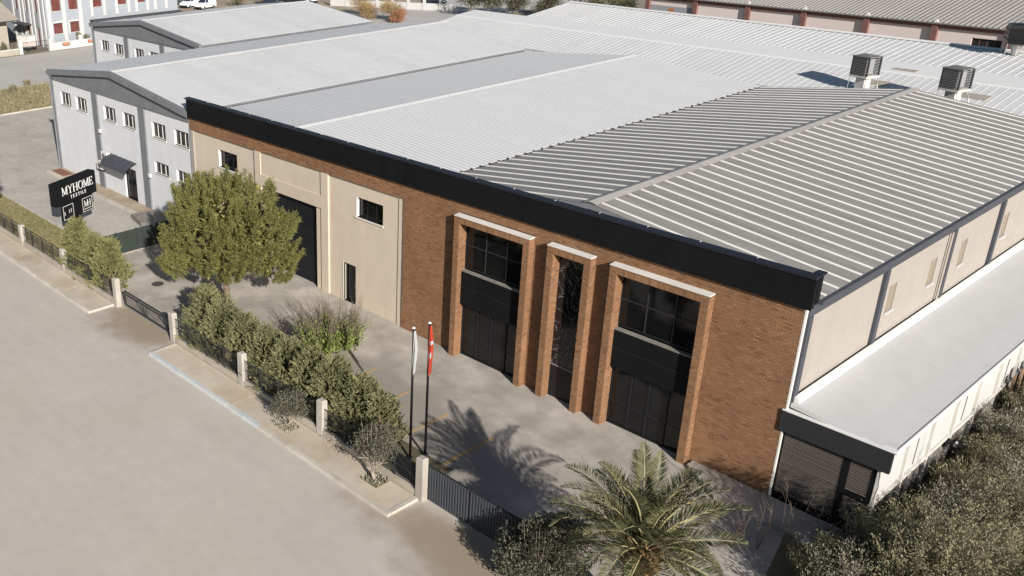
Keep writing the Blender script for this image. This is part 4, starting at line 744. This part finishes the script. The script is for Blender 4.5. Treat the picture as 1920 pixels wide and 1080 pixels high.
# --- twiggy shrub with fresh leaves
t = thing('twiggy_shrub', 'vase-shaped twiggy shrub with fresh green leaf tufts on the yard', 'shrub', loc=(-21.5, -5.0, 0)); mb = MB(); C = []; rr = random.Random(3)
for k in range(120):
    a = rr.uniform(0, 6.28); rad = 2.3 * rr.random() ** .6; h = rr.uniform(2.3, 3.5) * (1 - .12 * rad / 2.3); p0 = Vector((math.cos(a) * .12, math.sin(a) * .12, .25)); pm = Vector((math.cos(a) * rad * .62, math.sin(a) * rad * .62, h * .38)); p1 = Vector((math.cos(a + .1) * rad, math.sin(a + .1) * rad, h))
    mb.tube([p0, pm, pm.lerp(p1, .5) + Vector((math.cos(a), math.sin(a), 0)) * .1, p1], [.024, .013, .008, .004], 4)
    for j in range(3): q = pm.lerp(p1, rr.uniform(.1, .7)); mb.tube([q, q + Vector((rr.uniform(-.22, .22), rr.uniform(-.22, .22), rr.uniform(.35, .8)))], [.006, .003], 3)
    if rad > .7 or rr.random() < .5:
        for j in range(70 if rad > 1.3 else 34): q = pm.lerp(p1, rr.random() ** 1.4 * .62 - .2); C.append((q.x + rr.gauss(0, .09), q.y + rr.gauss(0, .09), q.z + rr.gauss(0, .09)))
mb.tube([(0, 0, 0), (0, 0, .35)], [.16, .13], 8); mb.build('stems', 'twig', t); C = np.array(C); D = rng.normal(0, .5, C.shape); D[:, 2] += .8; link('foliage', card_mesh('foliage', cards(C, D, rng.uniform(.1, .2, len(C)), .06), 'fresh'), t)
# --- palm
t = thing('date_palm', 'large feathery date palm rising in the foreground by the brick wall', 'palm', loc=(-1.5, -9.95, 0)); HP = 3.3
mb = MB(); mb.tube([(0, 0, 0), (0, 0, 1.2), (0, 0, HP - .6), (0, 0, HP), (0, 0, HP + .3)], [.42, .36, .38, .46, .2], 14); mb.build('trunk', 'palmbase', t)
st = MB(); rr = random.Random(6)
for k in range(90): a = k * 2.4; z = HP - 1.0 + k * .014; st.tube([(math.cos(a) * .36, math.sin(a) * .36, z), (math.cos(a) * .62, math.sin(a) * .62, z + .38)], [.06, .025], 4)
st.build('leaf_bases', 'palmbase', t)
def frond_mesh(L_, droop, seed):
    r_ = np.random.default_rng(seed); n = 104; s_ = np.linspace(0, 1, n); ang = 0 - droop * s_ ** 1.5; dx = np.cos(ang) * L_ / n; dz = np.sin(ang) * L_ / n; X = np.cumsum(dx); Z = np.cumsum(dz); sw_ = .12 * r_.normal() * s_ ** 2 * L_ * .5
    m = MB(); idx = [0, 16, 33, 50, 69, 86, 103]; m.tube([(X[i], sw_[i], Z[i]) for i in idx], [.034 * (1 - .85 * i / 103) for i in idx], 5); V = []
    i = np.arange(8, n); T = np.stack([np.cos(ang[i]), np.zeros(len(i)), np.sin(ang[i])], 1); U = np.stack([-np.sin(ang[i]), np.zeros(len(i)), np.cos(ang[i])], 1); ll = .66 * np.sin(np.pi * np.clip(s_[i] * .9 + .1, 0, 1)) ** .55 * (1 - .25 * s_[i]) * L_ / 3
    for sd_ in (-1, 1):
        for rep in range(1):
            P = np.stack([X[i], sw_[i], Z[i]], 1) + T * (.02 * rep); S = np.zeros_like(T); S[:, 1] = sd_; D = S * .8 + T * r_.uniform(.5, .8, (len(i), 1)) + U * r_.normal(.32 - .2 * rep, .12, (len(i), 1)); V.append(cards(P, D, ll * r_.uniform(.85, 1.1, len(i)), .032, roll=U + r_.normal(0, .35, U.shape)))
    V = np.concatenate(V); b0 = len(m.v); m.v += [tuple(v) for v in V]; k = len(V) // 4; m.f += [(b0 + 4 * j, b0 + 4 * j + 1, b0 + 4 * j + 2, b0 + 4 * j + 3) for j in range(k)]; m.m += [1] * k
    return m.mesh('frond', ['rachis', 'palm'])
FM = [frond_mesh(l, d, s_) for l, d, s_ in ((3.1, 1.3, 1), (2.9, 1.7, 2), (3.2, 1.1, 3), (2.6, 1.9, 4), (3.0, .75, 5))]
for k in range(46):
    q = k / 46; el = R(86) - R(92) * q ** 1.05 + rr.uniform(-.08, .08); a = k * 2.39996 + rr.uniform(-.15, .15); me = FM[4 if q < .14 else rr.choice((0, 2)) if q < .5 else rr.choice((0, 1, 3))]
    o = link('frond', me, t); o.matrix_local = Matrix.Translation((math.cos(a) * .14, math.sin(a) * .14, HP + .12 - .3 * q)) @ Matrix.Rotation(a, 4, 'Z') @ Matrix.Rotation(-el, 4, 'Y') @ Matrix.Rotation(rr.uniform(-.5, .5), 4, 'X') @ Matrix.Scale(rr.uniform(.86, 1.02), 4)
def wild(label, x, y, h, r, m, seed, leaves=9000, group='wild thicket beside the shed'):
    t = thing('scrub_bush', label, 'bush', group, (x, y, 0)); rr = random.Random(seed); mb = MB(); C = []; D = []; ns = 95
    for k in range(ns):
        a = rr.uniform(0, 6.283); q = rr.random() ** .6; H = h * rr.uniform(.45, 1.12) * (1 - .3 * q * q); e = Vector((math.cos(a) * r * q * 1.15, math.sin(a) * r * q * 1.15, H)); b = Vector((math.cos(a) * r * q * .35, math.sin(a) * r * q * .35, 0)); pm = b.lerp(e, .55) + Vector((-math.cos(a) * .08, -math.sin(a) * .08, H * .1))
        mb.tube([b, pm, e], [.012, .008, .003], 3)
        for j in range(leaves // ns):
            u = rr.random() ** .7; p = b.lerp(pm, u * 2) if u < .5 else pm.lerp(e, u * 2 - 1); sp_ = .06 + .2 * u * (1.1 - u); C.append((p.x + rr.gauss(0, sp_), p.y + rr.gauss(0, sp_), max(.05, p.z + rr.gauss(0, sp_)))); D.append((math.cos(a) * .5, math.sin(a) * .5, .9))
    mb.build('stems', 'twig', t); C = np.array(C); D = np.array(D) + rng.normal(0, .55, C.shape); link('foliage', card_mesh('foliage', cards(C, D, rng.uniform(.06, .14, len(C)), .03), m), t)
# --- scrub on the right
sp = [(1.9, -.6, 1.6, 1.0), (3.1, .9, 2.1, 1.2), (2.3, .4, 2.0, 1.2), (3.5, -.9, 2.4, 1.4), (2.2, -2.0, 2.5, 1.3), (4.4, 1.0, 2.6, 1.5), (3.0, 2.2, 2.2, 1.35), (4.7, 3.4, 2.7, 1.5), (2.7, 4.6, 1.8, 1.2), (4.3, 5.8, 2.5, 1.5), (2.5, 7.2, 1.7, 1.1), (4.2, 8.4, 2.4, 1.4), (2.3, 9.6, 2.0, 1.1), (3.9, 11.2, 2.6, 1.4), (2.3, 12.6, 2.2, 1.0), (4.0, -3.4, 2.9, 1.6), (6.0, -1.2, 3.4, 1.7), (5.9, 1.9, 3.2, 1.6), (1.3, -3.6, 1.9, 1.0), (2.6, -4.9, 2.8, 1.4), (5.2, -5.2, 3.4, 1.7), (7.4, -3.6, 3.8, 1.8), (3.2, 14.8, 2.6, 1.3)]
sp.sort(key=lambda q: q[1]); ORD += ['seventeenth', 'eighteenth', 'nineteenth', 'twentieth', 'twenty-first', 'twenty-second', 'twenty-third', 'twenty-fourth']
for i, (x, y, h, r) in enumerate(sp):
    wh_ = 'in the bottom corner' if y < -1.5 else 'near the louvred shed front' if y < 1 else 'along the white shed side'
    wild(f'{("green", "grey-green", "green")[i % 3]} wild bush {wh_}, {ORD[i]} counting up from the bottom edge', x, y, h, r, ('scrub', 'scrub2', 'scrub')[i % 3], 20 + i)
for i, (x, y, h, l) in enumerate(((4.7, -3.4, 4.6, 'tall leafy bush at the right edge, nearest the palm'), (5.9, -2.8, 4.3, 'tall leafy bush second from the palm at the right edge'), (3.8, -3.7, 4.3, 'tall leafy bush behind the thicket at the right edge'))): wild(l, x, y, h, 1.35, 'scrub', 60 + i, 15000)
for i, (x, y, h) in enumerate(((-1.0, -3.2, 2.5), (-.4, -2.7, 3.0), (-1.6, -3.7, 2.1), (.3, -2.2, 2.9), (2.9, 3.2, 3.8), (3.6, 13.5, 3.6))):
    t = thing('bare_sapling', 'thin leafless sapling ' + ('left of three by the ledge end', 'tall, in the middle of the ledge end group', 'shortest, near the palm fronds', 'leaning over the ledge end', 'pale, rising from the thicket', 'brown, at the far end of the shed')[i], 'sapling', 'bare saplings', (x, y, 0)); mb = MB(); rr = random.Random(40 + i)
    for k in range(5):
        a = rr.uniform(0, 6.28); ra = rr.uniform(.05, .5); e = Vector((math.cos(a) * ra + .2, math.sin(a) * ra, h * rr.uniform(.45, 1))); m_ = e * .5 + Vector((rr.uniform(-.1, .1), rr.uniform(-.1, .1), .1)); mb.tube([(0, 0, 0), m_, e], [.014, .009, .004], 5)
        for j in range(7): q = m_.lerp(e, rr.random()); mb.tube([q, q + Vector((rr.uniform(-.3, .3), rr.uniform(-.3, .3), rr.uniform(.1, .5)))], [.005, .0025], 3)
    mb.build('stems', 'twig', t)
def blob(name, label, cat, x, y, z, r, m, seed):
    rr = np.random.default_rng(seed); b = MB(); n = 14
    for j in range(9):
        for i in range(n): ph, th = math.pi * j / 8, 2 * math.pi * i / n; k = 1 + rr.uniform(-.25, .25); b.v.append((x + r * k * math.sin(ph) * math.cos(th), y + r * k * .8 * math.sin(ph) * math.sin(th), max(z, z + r * .6 * k * (math.cos(ph) + .7))))
    for j in range(8):
        for i in range(n): b.f.append((j * n + i, j * n + (i + 1) % n, (j + 1) * n + (i + 1) % n, (j + 1) * n + i)); b.m.append(0)
    tag(b.build(name, m), label, cat)
blob('crumpled_tarp', 'crumpled grey tarp bundle at the foot of the louvred shed', 'tarp', .55, -.75, .02, .42, 'tarp', 1); blob('white_sack', 'torn white sack caught on the ledge end', 'sack', .1, -2.1, .3, .2, 'pureW', 2); blob('black_bucket', 'black plastic lump beside the white shed side', 'bucket', 1.5, 6.6, 1.2, .28, 'plast', 3)
t = thing('rusty_screen', 'rusty upright sheets standing at the far end of the shed side', 'screen', loc=(1.3, 12.8, 0))
for k in range(7): box('sheet', 'rustm', (k * .12, .05 + k * .12, k * .42, k * .42 + .38, 0, 1.9 + .25 * (k % 3)), t)

# ================================================================== FAR LEFT: HOUSES ACROSS THE STREET
hs = thing('blue_grey_house', 'blue-grey rendered house with white pilasters and red-brown windows across the street', 'house', loc=(0, 0, 0))
X = -119.0; f2 = lambda u, v, d: (X - d, u, v)
gw = [(27.0, 28.35, 1.9, 3.35), (29.55, 30.9, 1.9, 3.35)] ; uw = [(y, y + 1.35, 5.0, 7.0) for y in (27.0, 29.6, 33.4, 37.4, 40.6, 43.8)]; sf = [(33.2 + i * 2.35, 35.2 + i * 2.35, .4, 2.9) for i in range(6)]
MB().holes(26, 47.5, 0, 9.2, gw + uw + sf, f2, .3).build('street_wall', 'bluegrey', hs)
f3 = lambda u, v, d: (u, 26 + d, v); lw_ = [(-122.6, -121.5, 4.6, 7.0), (-125.8, -124.7, 4.6, 7.0), (-122.6, -121.4, .1, 2.6), (-125.9, -124.7, 1.2, 2.8), (-129.4, -128.2, 4.6, 7.0)]
MB().holes(-134, X, 0, 9.2, lw_, f3, .3).build('garden_wall_side', 'bluegrey', hs); MB().quad((X, 47.5, 0), (X, 47.5, 9.2), (-134, 47.5, 9.2), (-134, 47.5, 0)).build('end_wall', 'bluegrey', hs)
box('roof', 'white', (-134, X + .4, 25.7, 47.9, 9.2, 9.5), hs)
for h in gw + uw: window(hs, h, f2, .2, 2, sill='whiteS', frame='redwin', pane='redwin', fw_=.12); room(hs, h, f2, .31, 1.2)
for h in sf: window(hs, h, f2, .2, 2, sill=None, frame='slate', pane='glassW', fw_=.1); room(hs, h, f2, .31, 1.5)
for h in lw_: window(hs, h, f3, .2, 1, sill='whiteS', frame='redwin', pane='redwin', fw_=.12); room(hs, h, f3, .31, 1.2)
for y in (26.45, 28.7, 31.25): box('pilaster', 'whiteS', (X + .001, X + .16, y - .28, y + .28, 0, 9.2), hs)
for y in (26.72, 28.42, 29.32, 31.0): box('window_surround', 'whiteS', (X + .002, X + .1, y - .1, y + .1, 1.6, 3.5), hs)
for y in (33.1, 35.1, 37.1, 39.1, 40.4, 42.3, 43.6, 45.5): box('pilaster', 'whiteS', (X + .001, X + .12, y - .22, y + .22, 3.7, 9.2), hs)
for x in (-119.6, -121.0, -123.1, -124.3, -126.4, -127.7, -130): box('pilaster', 'whiteS', (x - .25, x + .25, 25.84, 25.999, 0, 9.2), hs)
for h in gw: box('window_head', 'whiteS', (X + .003, X + .14, h[0] - .15, h[1] + .15, h[3], h[3] + .22), hs)
box('canopy', 'slate', (X + .002, X + 1.2, 32.6, 47.5, 3.1, 3.3), hs); box('porch_canopy', 'slate', (-128, -123.8, 24.6, 25.83, 2.8, 2.95), hs)
for i in range(7): MB().tube([(X + 1.1, 32.8 + i * 2.4, 0), (X + 1.1, 32.8 + i * 2.4, 3.1)], [.07, .07], 6).build('canopy_post', 'whiteS', hs)
t = thing('garden_wall', 'low white garden wall with railing before the blue-grey house', 'wall', loc=(-117.0, 25.2, 0)); box('wall', 'whiteS', (-.12, .12, 0, 22, 0, 1.05), t)
for y in (0, 4.6, 9.2, 13.8): box('pier', 'whiteS', (-.22, .22, y - .2, y + .2, 0, 1.7), t)
for k in range(110): box('railing_bar', 'galv', (-.01, .01, .2 * k, .2 * k + .02, 1.05, 1.5), t)
for y in (2.3, 6.2): tag(MB().prism([(-116.86, 25.2 + y - .5), (-116.5, 25.2 + y - .5), (-116.5, 25.2 + y + .5), (-116.86, 25.2 + y + .5)], .62, .92).build('flower_box', 'terra'), 'terracotta planter on the white garden wall, ' + ('nearer the gate' if y < 3 else 'farther from the gate'), 'planter')
t = thing('iron_gate', 'dark iron driveway gate beside the white garden wall', 'gate', loc=(-117.2, 21.3, 0))
for k in range(24): MB().tube([(0, .1 + k * .155, .1), (0, .1 + k * .155, 1.5)], [.018, .018], 4).build('bar', 'steel', t)
for z in (.12, .8, 1.5): box('rail', 'steel', (-.02, .02, 0, 3.7, z - .025, z + .025), t)
tag(box('gate_pier', 'whiteS', (-117.45, -116.95, 20.7, 21.2, 0, 1.95)), 'white pier at the left of the iron driveway gate', 'pier')
t = thing('boundary_wall', 'tan boundary wall with railing at the far left', 'wall', loc=(-117.2, 6, 0)); box('wall', 'tan', (-.15, .15, 0, 14.6, 0, .75), t); box('wall_cap', 'white', (-.2, .2, 0, 14.6, .751, .83), t)
for k in range(60): box('railing_bar', 'steel', (-.012, .012, 7 + k * .125, 7.025 + k * .125, .83, 1.6), t)
t = thing('tan_house', 'tan house with dark overhanging roof at the far left edge', 'house', loc=(0, 0, 0))
MB().box(-132, -121, 10, 21.0, 0, 4.6).build('walls', 'tan', t); MB().extr([(-119.6, 4.3), (-126.5, 6.6), (-133.4, 4.3), (-133.4, 4.15), (-126.5, 6.4), (-119.6, 4.15)], lambda u, v, q: (u, q, v), 9, 22.2).build('roof', 'slate', t)
MB().extr([(-119.55, 4.32), (-126.5, 6.64), (-126.5, 6.61), (-119.55, 4.29)], lambda u, v, q: (u, q, v), 9, 22.25).build('roof_cover', 'tan', t)
box('door', 'redwin', (-120.99, -120.95, 15.2, 16.2, 0, 2.1), t); box('window', 'glassW', (-120.99, -120.95, 17.6, 18.8, 1.2, 2.3), t)
t = thing('garden_cart', 'pinkish covered cart parked behind the iron gate', 'cart', loc=(-120.2, 23.2, 0), rz=.3); box('cabin', 'pink', (-1.1, 1.1, -.7, .7, .5, 1.9), t); box('deck', 'steel', (-1.2, 1.2, -.75, .75, .38, .499), t); box('cover', 'ac', (-1.15, 1.15, -.75, .75, 1.9, 2.0), t)
for sx in (-.8, .8):
    for sy in (-.7, .7): MB().tube([(sx, sy - .08, .28), (sx, sy + .08, .28)], [.28, .28], 12).build('wheel', 'tyre', t)
for i, (x, y, h) in enumerate(((-118.3, 30.3, 2.2), (-118.2, 31.4, 1.7), (-119.8, 19.6, 1.8))): shrub('potted_shrub', 'garden plant ' + ('tall beside the white pier', 'lower, next to the tall one', 'by the tan house door')[i], 'plant', x, y, h, .55, 'scrub', 900, .16, seed=70 + i, twigs=4)
for i, (x, y) in enumerate(((-95.0, 12), (-90.5, 15.5), (-93, 9.5), (-94, 26))): shrub('verge_weed', ORD[i] + ' straggly weed along the dry verge from the left', 'weed', x, y, .9, .6, 'dry', 500, .16, seed=80 + i, twigs=12)
# ------------------------------------------------------------------ vehicles
def car(x, y, rz, paint, van, label):
    t = thing('parked_car' if not van else 'parked_van', label, 'van' if van else 'car', 'vehicles parked beyond the houses', (x, y, 0), rz); w_ = .88
    if van: prof = [(-2.1, .35), (-2.12, 1.0), (-2.05, 1.75), (-1.9, 1.86), (.3, 1.86), (1.2, 1.15), (1.95, .95), (2.1, .75), (2.1, .35)]; gl = [(.42, 1.74), (1.08, 1.2), (.2, 1.2), (-.1, 1.74)]; ws = [(.34, 1.84), (1.18, 1.17)]
    else: prof = [(-2.15, .4), (-2.2, .8), (-1.6, .98), (-1.0, 1.42), (.2, 1.45), (1.0, .98), (1.9, .85), (2.15, .65), (2.15, .35)]; gl = [(.15, 1.38), (.85, 1.0), (-1.45, 1.0), (-.95, 1.36)]; ws = [(.24, 1.43), (.98, 1.0)]
    b = MB(); n = len(prof); sl_2 = lambda z: w_ if z < 1.02 else w_ - .16 * (z - 1.02) / .6
    b.v = [(u, -sl_2(v), v) for u, v in prof] + [(u, sl_2(v), v) for u, v in prof]; b.f = [tuple(range(n)), tuple(range(2 * n - 1, n - 1, -1))] + [(i, n + i, n + (i + 1) % n, (i + 1) % n) for i in range(n)]; b.m = [0] * len(b.f); b.build('body', paint, t)
    for s_ in (-1, 1): MB().add([(u, s_ * (sl_2(v) + .012), v) for u, v in gl], ((0, 1, 2, 3),)).build('side_window', 'carglass', t)
    (a, za), (c, zc) = ws; MB().quad((a + .02, -.66, za - .02), (a + .02, .66, za - .02), (c - .03, .78, zc + .03), (c - .03, -.78, zc + .03)).build('windscreen', 'carglass', t).location = (.025, 0, .025)
    for sx in (-1.3, 1.3):
        for sy in (-1, 1): q = MB().tube([(sx, sy * .7, .32), (sx, sy * .9, .32)], [.32, .32], 16).build('wheel', 'tyre', t); MB().tube([(sx, sy * .9, .32), (sx, sy * .91, .32)], [.19, .19], 12).build('rim', 'rim', q)
    for sy in (-.62, .62): box('headlight', 'lamp', (2.05, 2.13, sy - .17, sy + .17, .62, .78), t)
    box('bumper', 'plast', (2.06, 2.16, -.85, .85, .33, .56), t)
car(-139.6, 66.0, R(-72), 'paintW', True, 'white delivery van parked nearest beyond the blue-grey house'); car(-143.6, 65.4, R(-70), 'paintW', True, 'white van parked behind and left of the other van'); car(-149.5, 66.5, R(8), 'paintG', False, 'grey car parked farthest left beyond the house'); car(-113.0, 97.5, R(25), 'paintD', False, 'dark car parked behind the white pier wall'); car(-133.0, 76.0, R(30), 'paintD', False, 'dark blue car half hidden behind the hall roof')
t = thing('box_truck', 'white box truck at the top edge behind the hall roof', 'truck', loc=(-133.5, 83, 0), rz=R(20)); box('cargo_box', 'paintW', (-3.2, 2.0, -1.2, 1.2, .9, 3.3), t); box('cab', 'paintW', (2.1, 3.7, -1.1, 1.1, .6, 2.5), t); box('windscreen', 'carglass', (3.701, 3.73, -.95, .95, 1.5, 2.35), t); box('chassis', 'steel', (-3.1, 3.6, -.9, .9, .45, .6), t)
for sx in (-2, 2.8):
    for sy in (-1, 1): MB().tube([(sx, sy * .85, .45), (sx, sy * 1.1, .45)], [.45, .45], 16).build('wheel', 'tyre', t)
# ------------------------------------------------------------------ white pier wall, far vegetation
t = thing('pier_wall', 'white wall of low panels and square piers behind the autumn shrubs', 'wall', loc=(-126, 84.5, 0), rz=math.atan2(8.5, 21))
for k in range(8): box('pier', 'whiteS', (k * 3.0 - .22, k * 3.0 + .22, -.22, .22, 0, 2.1), t); box('panel', 'whiteS', (k * 3.0 + .23, k * 3.0 + 2.77, -.1, .1, 0, 1.15), t)
ft = [(-97.5, 90, 9, 2.6, 'darktree', 'tall dark cypress left of the tree row beyond the halls'), (-95.2, 91.5, 9.5, 2.6, 'darktree', 'second dark cypress touching the left one'), (-92, 95, 6, 3.2, 'darktree', 'low dark olive tree beyond the white roofs, left'), (-88, 98, 6.5, 3.2, 'darktree', 'dark olive tree in the middle of the far row'), (-83, 101, 6.5, 3.2, 'darktree', 'dark olive tree toward the right of the far row'), (-78, 103, 7, 3.3, 'darktree', 'dark tree at the right end beside the far ridge'), (-71, 104, 7, 3.4, 'darktree', 'dark tree showing past the pink factory corner'), (-112, 79, 3.6, 2.4, 'autumn', 'straw-coloured thin tree between the halls'), (-107.5, 76.5, 2.4, 2.2, 'autumn', 'yellow-green low shrub at the gap between roofs'), (-104, 78.5, 2.9, 2.6, 'autumn', 'pale twiggy shrub at the gap between roofs'), (-101.2, 77.2, 2.2, 1.4, 'rust', 'orange-brown shrub beside the rear roof edge'), (-139, 73, 2.6, 2.2, 'scrub', 'green bush right of the white vans'), (-136, 77, 3.2, 2.2, 'autumn', 'brown-green bush behind the hall ridge')]
for i, (x, y, h, r, m, l) in enumerate(ft): shrub('far_tree' if h > 3 else 'far_shrub', l, 'tree' if h > 3 else 'shrub', x, y, h, r, m, 5000 if r > 2.5 else 3000, .3 if m == 'darktree' else .2, seed=100 + i, twigs=24, z0=.05, lobes=8, up=.6, trunk=.12, bark='twig')
